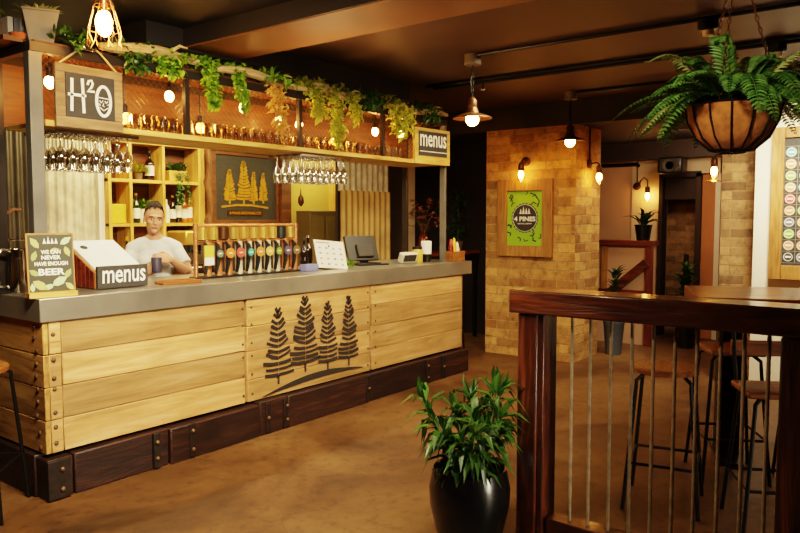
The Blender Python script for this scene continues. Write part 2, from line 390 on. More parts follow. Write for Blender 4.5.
def tag(o, label, cat, group=None, kind=None):
    o['label'] = label; o['category'] = cat
    if group: o['group'] = group
    if kind: o['kind'] = kind
    return o
def thing(name, label, cat, loc=(0,0,0), rz=0, group=None):
    o = bpy.data.objects.new(name, None); col.objects.link(o); o.empty_display_size = .1
    o.location = loc; o.rotation_euler = (0, 0, rz)
    return tag(o, label, cat, group)
def part_label(o, t): o['label'] = t; return o
def struct(name, mb, mats, label=None, **kw):
    o = mb.build(name, mats, **kw); o['kind'] = 'structure'
    if label: o['label'] = label
    return o
def kids(o): return [c for c in col.objects if c.parent == o]
def dup(o, loc=None, rz=None, label=None, group=None, parent=None):
    c = o.copy(); col.objects.link(c)
    if parent: c.parent = parent
    if loc is not None: c.location = loc
    if rz is not None: c.rotation_euler = (0, 0, rz)
    if label: c['label'] = label
    if group: c['group'] = group
    for k in kids(o):
        dup(k, parent=c)
    return c
def frame(o, ux, uy):
    ux = Vector(ux).normalized(); uy = Vector(uy).normalized(); return (Vector(o), ux, uy, ux.cross(uy))
def circ(cx, cy, rx, ry=None, n=24, a0=0): 
    ry = ry or rx; return [(cx + rx*math.cos(2*PI*i/n + a0), cy + ry*math.sin(2*PI*i/n + a0)) for i in range(n)]
# ------------------------------------------------------------------ setting
struct('floor', MB().box(-3, -3, -.1, 10.6, 6.6, 0), 'floor', 'brown stained polished concrete floor')
struct('ceiling', MB().box(-3, -3, 2.75, 10.6, 6.6, 2.85), 'ceil', 'dark brown painted ceiling')
struct('wall_back', MB().box(-3, 6.1, 0, 8.3, 6.25, 2.75), 'darkwall')
struct('wall_left', MB().box(-3.15, -3, 0, -3, 6.25, 2.75), 'plaster')
struct('wall_front', MB().box(-3, -3.15, 0, 10.6, -3, 2.75), 'plaster')
struct('wall_passage', MB().box(8.15, 4.3, 0, 8.3, 6.1, 2.75), 'darkwall', 'dark brown wall of the passage beyond the bar')
# ceiling beam along Y and the dark bulkhead over the bar
struct('ceiling_beam', MB().box(2.9, -3, 2.62, 3.35, 3.95, 2.75), 'beam', 'boxed ceiling beam running towards the bar')
struct('ceiling_bulkhead', MB().box(2.62, 3.95, 2.6, 5.3, 6.1, 2.75), 'ceilshade', 'dark bulkhead above the bar')
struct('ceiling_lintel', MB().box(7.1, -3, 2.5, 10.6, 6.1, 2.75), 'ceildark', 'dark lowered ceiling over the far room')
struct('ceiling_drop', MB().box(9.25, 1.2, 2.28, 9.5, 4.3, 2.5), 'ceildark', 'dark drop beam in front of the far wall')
struct('ceiling_beam_shade', MB().box(2.885, -3, 2.625, 2.9, 3.95, 2.75), 'ceilshade', 'thin plate painting shade on the near side of the ceiling beam')  # plate added to darken the beam side, shade as colour
struct('ceiling_shade_bay', MB().box(-3, -3, 2.735, 2.885, 3.95, 2.75).box(-3, 3.95, 2.735, 2.61, 6.1, 2.75), 'ceilshade', 'near black sheet painting shade on the ceiling left of the beam')  # sheet added below the ceiling, its colour standing in for shade
# brick piers
struct('brick_pier', MB().box(7.1, 3.126, 0, 7.75, 4.2, 2.5), 'brick', 'sandstone brick pier with the framed green poster')
struct('brick_wall_end', MB().box(7.1, 1.0, 0, 7.5, 1.70, 2.5), 'brick2', 'rough brick pier behind the hanging fern')
struct('wall_right', MB().box(6.85, -3, 0, 7.1, 1.37, 2.5), 'whitewall', 'white wall carrying the badge board')
struct('trim_1', MB().box(6.83, -3, 2.5, 7.1, 1.37, 2.75), 'ceildark')
# far room
struct('wall_far', MB().box(9.6, 3.0, 0, 9.75, 5.6, 2.5).box(9.6, .6, 0, 9.75, 2.52, 2.5), ['pinkwall'], 'warm plaster wall of the far room')
struct('wall_far_pale', MB().box(9.585, 2.99, 0, 9.6, 3.42, 2.5), 'plaster', 'paler plaster panel beside the dark doorway')  # paler plaster sheet over part of the far wall
struct('wall_far_side', MB().box(8.3, 5.5, 0, 9.75, 5.6, 2.5), 'darkwall')
struct('wall_far_ochre', MB().box(9.58, 2.36, 0, 9.6, 2.58, 2.07), 'rustwall', 'ochre strip of wall beside the doorway')
struct('trim_7', MB().box(9.52, 2.3, 2.09, 9.59, 2.80, 2.29), 'plaster', 'pale header panel right of the speaker')
struct('trim_2', MB().box(9.56, 2.3, 0, 9.62, 2.36, 2.3), 'whitewall', 'pale door jamb strip')
d1 = struct('door_1', MB().box(9.5, 2.99, 0, 9.7, 3.04, 2.1).box(9.5, 2.52, 0, 9.7, 2.58, 2.1).box(9.5, 2.52, 2.05, 9.7, 3.04, 2.12), 'ceildark', 'dark timber door frame to the brick passage')
MB().box(9.6, 2.57, 1.77, 9.64, 3.0, 2.06).build('transom_panel', 'ceildark', d1)
struct('wall_passage_brick', MB().box(10.1, 2.2, 0, 10.25, 3.4, 2.5), 'brick2', 'brick wall inside the dark doorway')
struct('wall_end', MB().box(10.45, -3, 0, 10.6, 6.25, 2.5), 'darkwall')

# ------------------------------------------------------------------ bar
X0, X1, YF = 1.88, 6.06, 3.85
bar = thing('bar_counter', 'long bar counter clad in weathered pine planks with black pine tree mural', 'bar counter', (0,0,0))
def planks(mb, x0, x1, zs, y0, y1, ends=None):
    for a, b in zip(zs[:-1], zs[1:]):
        mb.box(x0 + .002, y0 + rnd(-.004, .004), a + .002, x1 - .002, y1, b - .002)
mb = MB()
planks(mb, X0 + .03, X0 + .10, [.245, .43, .61, .79, .972], YF, YF + .04)
planks(mb, X0 + .10, 3.27, [.245, .43, .612, .79, .972], YF, YF + .04)
planks(mb, 3.29, 4.62, [.245, .40, .60, .775, .972], YF + .003, YF + .04)
planks(mb, 4.64, X1 - .02, [.245, .43, .62, .80, .972], YF, YF + .04)
mb.box(X1 - .02, YF, .245, X1, YF + .04, .972)
mb.build('front_planks', 'plank', bar, bevel=.004)
mb = MB()
for a, b in zip([.245, .43, .61, .79], [.43, .61, .79, .972]):
    mb.box(X0 + rnd(-.003, .003), YF + .0, a + .002, X0 + .03, YF + .8, b - .002)
mb.build('end_planks', 'plank_end', bar, bevel=.004)
MB().box(X0 + .05, YF + .045, .245, X1 - .03, YF + .78, .968).build('carcass', 'darkwall', bar)
MB().box(X1 - .03, YF + .04, .245, X1, YF + .8, .972).build('far_end_panel', 'plank_end', bar)
# dark sleeper kickboard, in lengths with iron straps
mb = MB(); xs = [X0 - .02, X0 + .13, 2.62, 3.35, 3.62, 4.55, 5.42, X1 + .05]
for a, b in zip(xs[:-1], xs[1:]):
    mb.box(a + .003, YF - .05 + rnd(-.012, .012), 0, b - .003, YF + .1, .235 + rnd(-.012, .01))
kb = mb.build('kickboard', 'sleeper', bar, bevel=.008); part_label(kb, 'dark railway sleeper kickboard with iron straps')
for x in (2.5, 2.76, 3.40, 3.57, 4.50, 5.36, 5.62): MB().box(x, YF - .066, .01, x + .045, YF - .04, .225).build('kick_strap', 'strap', bar, bevel=.003)
MB().box(X0 - .026, YF - .066, .01, X0 + .1, YF - .04, .222).build('kick_strap', 'strap', bar, bevel=.003)
MB().box(X0 - .03, YF + .08, 0, X0 + .1, YF + .8, .235).build('kick_return', 'sleeper', bar, bevel=.006)
MB().box(X1 - .05, YF + .06, 0, X1 + .06, YF + .8, .235).build('kick_return', 'sleeper', bar, bevel=.006)
# bolt heads at corner and straps
class Bolts:
    def ell(s, *a): MB().ell(*a).build('bolt', 'iron', bar)
mb = Bolts()
for z in (.30, .39, .47, .60, .66, .76, .90): mb.ell((X0 + .055, YF - .004, z), (.013, .008, .013), 8, 6)
for z in (.28, .36, .45, .53, .60, .67, .74, .81, .88, .94):
    mb.ell((X0 - .003, YF + rnd(.05, .1), z), (.008, .014, .014), 8, 6)
for x in (3.25, 3.33, 4.59, 4.69):
    for z in (.30, .44, .57, .66, .79, .91): mb.ell((x, YF - .003, z), (.01, .006, .01), 8, 6)
for x, z in [(2.52,.07),(2.52,.17),(2.78,.06),(2.78,.18),(3.42,.12),(3.6,.07),(3.6,.17),(4.53,.12),(5.38,.06),(5.38,.17),(5.64,.12),(1.93,.06),(1.93,.17)]:
    mb.ell((x, YF - .07, z), (.014, .012, .014), 8, 6)
# stencilled pine trees
FB = frame((0, YF - .0045, 0), (1,0,0), (0,0,1))
def pine_marks(mb, cx, top, bot, hw, fr, n, th=.003, thick=.02, dense=0.):
    """a stencil pine: pairs of drooping brush marks either side of a thin gap, short trunk"""
    hgt = top - bot
    tz = bot + hgt * .13
    mb.stroke([(cx, bot), (cx, tz)], thick * .55, fr, th)
    for i in range(n):
        t = i / (n - 1)
        z = top - hgt * .02 - (top - hgt * .02 - tz) * t
        w = hw * (.16 + .84 * t ** .8)
        for s in (-1, 1):
            ww = w * rnd(.82, 1.12); dr = (.035 if t < .75 else .012) * (hgt / .6) * rnd(.7, 1.3)
            mb.stroke([(cx + s * .002, z), (cx + s * ww * .5, z + dr * .55 - .004), (cx + s * ww, z + dr * rnd(.9, 1.3))], thick * rnd(.55, .95) * (hgt / .6) ** .5, fr, th)
    mb.stroke([(cx, top), (cx, top - hgt * .1)], thick * .6, fr, th)
for cx, top, bot, hw, n in [(3.575, .86, .325, .155, 12), (3.85, .925, .37, .165, 14), (4.097, .86, .345, .13, 13), (4.345, .885, .335, .13, 14)]:
    mb = MB(); pine_marks(mb, cx, top, bot, hw, FB, n, .003, .031)
    part_label(mb.build('tree_stencil', 'muralblack', bar, smooth=False), 'black stencilled pine tree')
mb = MB(); pts = [(3.42 + 1.1*t, .262 + .085*math.sin(PI*min(1, t*1.05)*.62) + (.0 if t < .6 else -.0)) for t in [i/14 for i in range(15)]]
up = [(3.42 + 1.1*t, .262 + .036*t + .066*math.sin(PI*t)) for t in [i/16 for i in range(17)]]; dn = [(x, z - .045*math.sin(PI*(x-3.42)/1.1) - .003) for x, z in up[::-1]]
for (a, b), (c, d) in zip(zip(up[:-1], up[1:]), zip(dn[::-1][:-1], dn[::-1][1:])): mb.flat([a, c, d, b], FB, .003)
part_label(mb.build('hill_stencil', 'muralblack', bar, smooth=False), 'black stencilled hill line under the trees')

wt = MB().box(X0 - .02, YF - .02, .972, 6.2, YF + .78, 1.1).build('bar_worktop', 'steel', bevel=.004)
tag(wt, 'thick brushed stainless steel worktop on the plank bar', 'worktop')

# ------------------------------------------------------------------ canopy over the bar
CY0, CY1 = 3.93, 4.45
can = thing('bar_canopy', 'steel framed hanging canopy shelf standing on posts above the bar', 'canopy', (0,0,0))
for x in (1.93, 5.87):
    w = .036 if x < 3 else .015
    MB().box(x - w, CY0, 1.1, x + w, CY0 + .06, 2.42).build('post', 'post', can, bevel=.003)
    MB().box(x - w, CY1 - .06, 1.1, x + w, CY1, 2.42).build('post', 'darkframe', can, bevel=.003)
MB().box(1.9, CY0, 2.42, 5.9, CY0 + .05, 2.475).box(1.9, CY1 - .05, 2.42, 5.9, CY1, 2.475).box(1.9, CY0 + .05, 2.42, 1.95, CY1 - .05, 2.475).box(5.85, CY0 + .05, 2.42, 5.9, CY1 - .05, 2.475).build('top_rail', 'darkframe', can, bevel=.003)
MB().box(1.97, CY0 - .012, 2.03, 5.88, CY0 + .012, 2.062).build('shelf_lip', 'shelfwood', can, bevel=.002)
MB().box(1.97, CY0 + .014, 2.035, 5.84, CY1 - .07, 2.058).build('shelf', 'shelfwood', can)
MB().box(1.9, CY1 - .045, 2.058, 5.9, CY1 - .02, 2.42).build('back_board', 'orangeply', can)
MB().box(1.95, CY0 + .05, 2.476, 5.85, CY1 - .05, 2.495).build('top_board', 'orangeply', can)
for x in (2.905, 3.923, 4.93): MB().box(x - .016, CY0 + .012, 2.063, x + .016, CY0 + .045, 2.42).build('mullion', 'darkframe', can)
for a, b in [(1.97, 2.885), (2.925, 3.905), (3.943, 4.91), (4.95, 5.845)]:
    mb = MB(); y = CY0 + .028; st = .042
    n = int((b - a + .36) / st)
    for i in range(n):        # diamond mesh: two families of wires clipped to the bay
        for s in (1, -1):
            xs0 = a - .36 + i*st if s > 0 else a + i*st
            p = [(xs0, 2.063), (xs0 + s*.357, 2.42)]
            q = []
            (xa, za), (xb, zb) = p
            t0, t1 = 0., 1.
            for lim, sg in ((a, 1), (b, -1)):
                da = (xa - lim) * sg; db = (xb - lim) * sg
                if da < 0 and db < 0: t0 = 2
                elif da < 0: t0 = max(t0, da / (da - db))
                elif db < 0: t1 = min(t1, da / (da - db))
            if t0 < t1 - .02:
                mb.bar((xa + (xb-xa)*t0, y, za + (zb-za)*t0), (xa + (xb-xa)*t1, y, za + (zb-za)*t1), .0022)
    mb.build('wire_mesh', 'bronze', can, smooth=False)
# stemware racks under the shelf
def stem_rack(x0, n, rows, label):
    t = thing('glass_rack', label, 'glass rack', (x0, 4.04, 2.032)); st = .07
    for j in range(rows + 1):
        MB().box(-.05, j*.09 - .048, -.02, (n-1)*st + .05, j*.09 - .042, -.002).build('rail', 'steel2', t)
    return t
def wine_glass():
    prof = [(.03, 0), (.029, -.004), (.006, -.012), (.0045, -.02), (.0045, -.075), (.012, -.085), (.026, -.105), (.0335, -.14), (.033, -.17), (.028, -.205)]
    mb = MB().lathe(prof[::-1], n=12, cap=False); return mb
first = None
for x0, n, rows, lab, tl in [(2.11, 7, 4, 'steel rack of hanging wine glasses at the left end of the canopy shelf', 'left'),
                              (4.02, 8, 4, 'steel rack of hanging wine glasses above the tilted white menu', 'right')]:
    stem_rack(x0, n, rows, lab)
    for j in range(rows):
        for i in range(n):
            p = (x0 + i*.07, 4.04 + j*.09, 2.018)
            lb = 'clear wine glass hanging upside down in the %s rack under the canopy' % tl
            gp = 'wine glasses in the %s canopy rack' % tl
            if first is None:
                first = wine_glass().build('wine_glass', 'glass'); first.location = p; tag(first, lb, 'wine glass', gp)
            else: dup(first, p, rnd(0, 3), lb, gp)
# tumblers stored behind the mesh
tum = None
for a, b, lb in [(2.5, 2.86, 'left'), (2.96, 3.88, 'second'), (3.98, 4.86, 'third'), (4.98, 5.3, 'right hand')]:
    x = a
    while x < b:
        for j, y in enumerate((4.03, 4.17, 4.30)):
            p = (x + rnd(-.006, .006) + (.04 if j % 2 else 0), y, 2.0585)
            l = 'clear tumbler standing on the canopy shelf in the %s mesh bay' % lb; g = 'tumblers in the %s mesh bay' % lb
            if tum is None:
                tum = MB().lathe([(.026, 0), (.029, .005), (.036, .11), (.034, .11), (.027, .012), (0, .01)], n=12, cap=False).build('tumbler', 'glasstumbler')
                tum.location = p; tag(tum, l, 'glass', g)
            else: dup(tum, p, None, l, g)
        x += .088
# canopy bulbs on flex from the top rail
bulb_root = None
BL = [(2.09, 2.298, 'glowing bulb at the left end of the canopy beside the water sign'), (2.556, 2.148, 'glowing bulb low at the right edge of the water sign'),
      (2.88, 2.324, 'glowing bulb left of the first canopy mullion'), (3.12, 2.143, 'low glowing bulb right of the first canopy mullion'),
      (3.50, 2.324, 'high glowing bulb between two leafy green strands'), (3.85, 2.277, 'glowing bulb beside the straw coloured vine, left of the middle mullion'),
      (4.06, 2.262, 'glowing bulb just right of the middle canopy mullion'), (4.47, 2.165, 'low glowing bulb at the foot of the long yellow green strand'),
      (5.00, 2.294, 'glowing bulb right of the third canopy mullion'), (5.38, 2.303, 'glowing bulb beside the hanging menus board')]
for x, z, lb in BL:
    t = thing('hanging_bulb', lb, 'light bulb', (x, 4.1, z), 0, 'bulbs strung along the canopy')
    so = MB().lathe([(.016, .03), (.018, .075), (.008, .085)], n=10).build('socket', 'black', t)
    MB().ell((0,0,0), (.029, .029, .036), 14, 9).build('bulb', 'bulbsmall', so)
    MB().tube([(0,0,.08), (0,0,2.476 - z)], .004, 6).build('flex', 'black', t)

# ------------------------------------------------------------------ boards on the canopy
t = thing('hanging_sign', 'framed chalkboard with painted H 2 O hung by rope from the canopy', 'sign', (2.215, 3.905, 2.03))
F1 = frame((0, -.022, 0), (1,0,0), (0,0,1))
W, Hh = .40, .345
MB().box(-W/2, -.014, 0, W/2, .012, .06).box(-W/2, -.014, Hh-.045, W/2, .012, Hh).box(-W/2, -.014, .06, -W/2+.055, .012, Hh-.045).box(W/2-.055, -.014, .06, W/2, .012, Hh-.045).build('frame', 'crate', t, bevel=.003)
bd = MB().box(-W/2+.055, -.018, .06, W/2-.055, -.002, Hh-.045).build('board', 'slate', t)
mb = MB(); F1 = frame((0, -.0185, 0), (1,0,0), (0,0,1)); w = .016
mb.stroke([(-.115, .09), (-.11, .27)], w, F1); mb.stroke([(-.045, .085), (-.05, .275)], w, F1); mb.stroke([(-.135, .18), (-.03, .182)], w*.9, F1)
mb.stroke([(-.02, .245), (-.012, .268), (.004, .272), (.012, .255), (.002, .232), (-.02, .21), (.022, .212)], w*.75, F1)
el = circ(.075, .165, .043, .083, 22); mb.stroke(el + el[:1], w, F1)
for a in ([(.035,.185),(.115,.18)], [(.05,.168),(.06,.155),(.07,.168)], [(.082,.168),(.092,.155),(.1,.168)], [(.05,.13),(.075,.112),(.1,.13)], [(.045,.15),(.055,.14)], [(.095,.145),(.108,.15)], [(.075,.155),(.07,.138),(.08,.136)]):
    mb.stroke(a, .004, F1)
part_label(mb.build('lettering', 'chalkwhite', bd, smooth=False), 'white hand painted H 2 O with a little face in the O')
MB().tube([(-W/2+.03, 0, Hh), (-.06, .0, .43), (-.03, .01, .462)], .0055, 6).tube([(W/2-.03, 0, Hh), (.08, .0, .43), (.04, .01, .462)], .0055, 6).build('rope', 'rope', t)
MB().ell((.0, -.005, .455), (.05, .012, .02), 10, 6).build('rope_hook', 'steel2', t)
t = thing('menus_sign', 'pale wood framed dark board lettered menus at the right end of the canopy', 'sign', (5.60, 3.905, 2.03), R(-4))
W, Hh = .52, .33
MB().box(-W/2, -.014, 0, W/2, .016, .075).box(-W/2, -.014, Hh-.03, W/2, .016, Hh).box(-W/2, -.014, .075, -W/2+.05, .016, Hh-.03).box(W/2-.05, -.014, .075, W/2, .016, Hh-.03).build('frame', 'shelfwood', t, bevel=.003)
bd = MB().box(-W/2+.05, -.018, .075, W/2-.05, -.002, Hh-.03).build('board', 'slate', t)
F1 = frame((0, -.0185, 0), (1,0,0), (0,0,1))
mb = MB().text('menus', .11, frame((0, -.0185, .215), (1,0,0), (0,0,1)), .39, .002, .015); mb.stroke([(-.2, .115), (.2, .115)], .006, F1)
part_label(mb.build('lettering', 'chalkwhite', bd, smooth=False), 'white lettering menus')
# ------------------------------------------------------------------ things standing on the bar
ZT = 1.1005
# beer card
t = thing('sign_card', 'olive leaf patterned card reading we can never have enough beer', 'sign', (1.955, 3.875, ZT), R(-10))
rx = Matrix.Rotation(R(-4), 3, 'X')
MB().box(-.125, -.03, 0, .125, .035, .03).build('stand', 'shelfwood', t, bevel=.003)
o = MB().cbox((0, .018, .185), (.245, .014, .325), rx).build('card_frame', 'oakframe', t, bevel=.002)
def tilt(x, z, off=0): 
    v = rx @ Vector((x, -.008 - off, z - .185)); return v + Vector((0, .018, .185))
FC = (tilt(0, .185), Vector((1,0,0)), rx @ Vector((0,0,1)), rx @ Vector((0,-1,0)))
cf = MB().flat([(-.113,-.153),(.113,-.153),(.113,.153),(-.113,.153)], FC, .002).build('card_face', C('#3a3824', .6), t, smooth=False)
mb = MB()
for (x, y, a, l, k) in [(-.08,.11,2.2,.07,0),(-.085,.04,1.2,.06,1),(.08,.12,.6,.07,2),(.085,.06,-1.2,.06,0),(-.09,-.05,2.6,.06,1),(-.06,-.12,-.6,.09,0),(.04,-.10,.5,.09,2),(.085,-.06,1.0,.06,1),(.02,.07,.2,.05,0),(-.02,-.13,-2.8,.06,2),(.09,-.13,2.4,.06,0),(-.1,-.13,1.6,.05,2)]:
    mb = MB(); d = Vector((math.cos(a), math.sin(a))); p = Vector((-d.y, d.x))
    q = [Vector((x, y)) + d*l*u - d*l*.5 + p*l*v for u, v in ((0,0),(.25,.2),(.6,.24),(1,0),(.6,-.24),(.25,-.2))]
    q = [(max(-.113, min(.113, v.x)), max(-.153, min(.153, v.y))) for v in q]
    mb.flat(q, FC, .003); mb.build('printed_leaf', [C('#b9b46a', .6), C('#9aa85c', .6), C('#b8cf9c', .6)][k], cf, smooth=False)
def FCo(y, d=.0035): return (FC[0] + FC[2]*y + FC[3]*d, FC[1], FC[2], FC[3])
mb = MB()
for s, y, h, w in (('WE CAN', .06, .022, .10), ('NEVER', .03, .022, .10), ('HAVE ENOUGH', -.003, .022, .17), ('BEER', -.048, .036, .135)):
    mb.text(s, h, FCo(y), w, .001, .03)
part_label(mb.build('lettering', 'chalkwhite', cf, smooth=False), 'white lettering we can never have enough beer')
mb = MB()
for k in range(4):
    x = -.03 + k*.02; mb.flat([(x-.008,.105),(x+.008,.105),(x,.135+(k==1)*.008)], FCo(0, .002), .002)
part_label(mb.build('crest', 'chalkwhite', cf, smooth=False), 'little white crest of trees')
# steel jug and copper tap, left of the card
t = thing('steel_jug', 'stainless steel jug with looped handle behind the beer card', 'jug', (1.97, 4.30, ZT))
MB().lathe([(.055, 0), (.058, .01), (.05, .15), (.045, .235), (.05, .25), (.046, .25), (.042, .23)], n=20).build('body', 'steel2', t)
MB().tube([(-.04, -.0, .235), (-.09, 0, .25), (-.115, 0, .21), (-.118, 0, .08), (-.10, 0, .04), (-.05, 0, .03)], .011, 8).build('handle', 'steel2', t)
MB().box(-.13, -.05, 0, -.061, .05, .02).build('drip_foot', 'blackplastic', t)
t = thing('copper_tap', 'tall copper gooseneck tap at the left end of the bar', 'tap', (1.98, 4.47, ZT))
MB().lathe([(.03, 0), (.03, .015), (.012, .025)], n=14).build('base', 'copper', t)
MB().tube([(0,0,.02), (-.0,0,.42), (.012,-.01,.46), (.04,-.03,.485), (.075,-.05,.48)], .009, 8).build('spout', 'copper', t)
MB().tube([(.0,0,.30), (.13,-.03,.30)], .006, 6).ell((.13,-.03,.30), .012, 8, 6).build('lever', 'steel2', t)
# menu box
t = thing('menu_box', 'wooden slatted menu box holding white cards with menus plate', 'menu holder', (2.475, 4.17, ZT), R(0))
MB().add([(-.165,-.11,0),(.165,-.11,0),(.165,.24,0),(-.165,.24,0),(-.165,-.11,.10),(.165,-.11,.10),(.165,.24,.275),(-.165,.24,.275)],
         [(0,3,2,1),(0,1,5,4),(1,2,6,5),(2,3,7,6),(3,0,4,7),(4,5,6,7)]).build('box', 'oakframe', t, bevel=.003)
mb = MB()
for k in range(7): a, b = -.10 + k*.048, -.10 + k*.048 + .034; za, zb = .098 + (a+.11)*.5, .098 + (b+.11)*.5; mb.add([(-.172, a, .012), (-.165, a, .012), (-.165, b, .012), (-.172, b, .012), (-.172, a, za), (-.165, a, za), (-.165, b, zb), (-.172, b, zb)],
      [(0,3,2,1),(4,5,6,7),(0,1,5,4),(1,2,6,5),(2,3,7,6),(3,0,4,7)])
mb.build('side_slats', 'redwood', t)
sl = Vector((0, .35, .175)).normalized(); FM = (Vector((0, .065, .19)), Vector((1,0,0)), sl, Vector((1,0,0)).cross(sl))
MB().flat([(-.155,-.16),(.158,-.16),(.158,.19),(-.155,.19)], FM, .012).build('cards', 'white', t, smooth=False)
mb = MB().flat(circ(-.09, .1, .024), (FM[0] + FM[3]*.0122, *FM[1:]), .001); part_label(mb.build('card_logo', 'slate', t, smooth=False), 'small round black logo')
pl = MB().box(-.165, -.135, .004, .172, -.112, .14).build('plate', 'slate', t, bevel=.002)
mb = MB().text('menus', .078, frame((.008, -.1355, .075), (1,0,0), (0,0,1)), .29, .0015, .012, shear=.05)
part_label(mb.build('lettering', 'chalkwhite', pl, smooth=False), 'white hand lettering menus')
# tray with little tumblers
t = thing('bar_tray', 'small dark wooden tray beside the menus plate', 'tray', (2.88, 4.04, ZT), R(-6))
MB().box(-.14, -.06, 0, .14, .06, .012).box(-.14, -.06, .012, .14, -.052, .024).box(-.14, .052, .012, .14, .06, .024).build('base', 'seatwood', t, bevel=.003)
# beer font with ten taps
t = thing('beer_font', 'copper beer font with a row of ten coloured tap badges', 'beer taps', (3.22, 4.25, ZT))
n = 10; stp = .0955
MB().tube([(-.03,0,.375),(n*stp-.03,0,.375)], .013, 10).build('top_rail', 'copper', t)
MB().tube([(-.03,0,.262),(n*stp-.03,0,.262)], .013, 10).build('lower_rail', 'copper', t)
MB().box(-.06, -.08, 0, n*stp, .06, .012).build('drip_tray', 'blackplastic', t, bevel=.003)
for x in (-.045, n*stp - .02): MB().tube([(x, 0, 0), (x, 0, .39)], .017, 10).build('upright', 'copper', t)
bc = ['#d9c84e','#76806a','#d98a3c','#cf5a4c','#4fb3a0','#d98f4a','#d8bd62','#7fa53a','#5c5068','#76603c']
cc = ['brass','brass','bronze','brass','brass','brass','brass','brass','blackplastic','brass']  # reflected colours put into the cylinder materials
for i in range(n):
    x = .01 + i*stp
    MB().lathe([(.042, .274), (.042, .363)], (x, 0, 0), 14).build('sight_glass', cc[i], t)
    tp = MB().lathe([(.028, .012), (.028, .255)], (x + .047, .0, 0), 12).build('column', 'coppercol' if i not in (3,4,5,6,7) else 'creamcol', t)
    hd = MB().tube([(x, -.03, .03), (x, -.05, .10), (x, -.055, .225), (x, -.03, .25)], [.011, .016, .019, .012], 8).build('tap_handle', 'blackplastic', t)
    part_label(hd, 'black tap handle')
    if i == 0:
        FT = frame((x, -.078, 0), (1,0,0), (0,0,1)); mb = MB(); mb.flat([(-.04,.15),(.04,.15),(.04,.235),(-.04,.235)], FT, .006); mb.m = 1; mb.flat([(-.04,.095),(.04,.095),(.04,.15),(-.04,.15)], FT, .006)
        b = mb.build('badge', [C(bc[0]), 'white'], hd, smooth=False); part_label(b, 'rectangular yellow and white tap badge')
    else:
        FT = frame((x, -.076, .175), (1,0,0), (0,0,1)); mb = MB().flat(circ(0,0,.037,n=20), FT, .008); mb.m = 1
        mb.flat(circ(0,0,.028,n=20), (FT[0] + FT[3]*.008, *FT[1:]), .001); mb.m = 2
        mb.flat([(-.015,-.004),(.015,-.004),(.015,.004),(-.015,.004)], (FT[0] + FT[3]*.009, *FT[1:]), .001)
        b = mb.build('badge', [C('#2a2620') if i % 3 == 1 else C(bc[i]), C(bc[i]), 'white'], hd, smooth=False)
        part_label(b, 'round %s tap badge' % ['', 'grey green', 'orange', 'red', 'teal', 'amber', 'yellow', 'green', 'purple', 'brown'][i])
# bottles and blue card right of the taps
def bottle(name, label, loc, h, r, glass, lab=None, cap=None, cat='bottle', group=None, neck=.3):
    t = thing(name, label, cat, loc, 0, group)
    MB().lathe([(r*.9, 0), (r, .008), (r, h*.55), (r*.85, h*.64), (r*neck*1.15, h*.74), (r*neck, h*.8), (r*neck, h*.96), (r*neck*1.25, h*.965), (r*neck*1.25, h)], n=14).build('glass_body', glass, t)
    if lab: MB().lathe([(r*1.02, h*.16), (r*1.02, h*.5)], n=14, cap=False).build('paper_label', lab, t)
    if cap: MB().lathe([(r*neck*1.35, h*.93), (r*neck*1.35, h*1.005)], n=10).build('cap', cap, t)
    return t
bottle('syrup_bottle', 'dark bottle just right of the tap row', (4.30, 4.30, ZT), .26, .036, 'brownglass', None, 'blackplastic')
bottle('syrup_bottle', 'dark bottle behind the tilted white menu', (4.42, 4.37, ZT), .28, .038, 'brownglass', None, 'steel2')
t = tag(MB().box(-.07, -.04, 0, .07, .04, .055).build('coaster_box', C('#8088b8'), bevel=.004), 'small lavender blue box between taps and tilted menu', 'box'); t.location = (4.20, 4.14, ZT)
# tilted white menu on a stand
t = thing('tilted_menu', 'white tilted menu sheet with coloured dots propped by the till', 'menu', (4.46, 4.12, ZT), R(-10))
rx = Matrix.Rotation(R(-24), 3, 'X') @ Matrix.Rotation(R(6), 3, 'Y')
MB().cbox((0, .03, .122), (.30, .008, .25), rx).build('sheet', 'white', t)
FS = (Vector((0,.03,.122)) + rx @ Vector((0,-.0042,0)), rx @ Vector((1,0,0)), rx @ Vector((0,0,1)), rx @ Vector((0,-1,0)))
mb = MB(); k = 0
for j in range(4):
    for i in range(4):
        mb.m = k % 3; k += 1
        mb.flat(circ(-.105 + i*.07, .055 - j*.048, .013, .009, 10), FS, .0012)
mb.m = 1; mb.flat([(-.13,.098),(.0,.098),(.0,.107),(-.13,.107)], FS, .0012)
part_label(mb.build('print', [C('#c89a96'), C('#8a8078'), C('#b6ab72')], t, smooth=False), 'rows of small muted printed dots')
MB().tube([(0, .05, 0), (0, .06, .2)], .008, 6).box(-.08, 0, 0, .08, .11, .008).build('stand', 'blackplastic', t)
def sprig(mb, c, n, r, ln, w, up=1.):
    for _ in range(n):
        a = rnd(0, 2*PI); d = Vector((math.cos(a), math.sin(a), rnd(.2, 1.3)*up)); mb.leaf(Vector(c) + Vector((rnd(-r,r), rnd(-r,r), rnd(0,.02))), d, (0,0,1), ln*rnd(.7,1.2), w)
mb = MB(); sprig(mb, (0,0,.0), 26, .04, .09, .02)
o = mb.build('grass_tuft', 'leafA', fixn=False); o.location = (4.68, 4.14, ZT); tag(o, 'small green grassy tuft between tilted menu and till', 'plant')
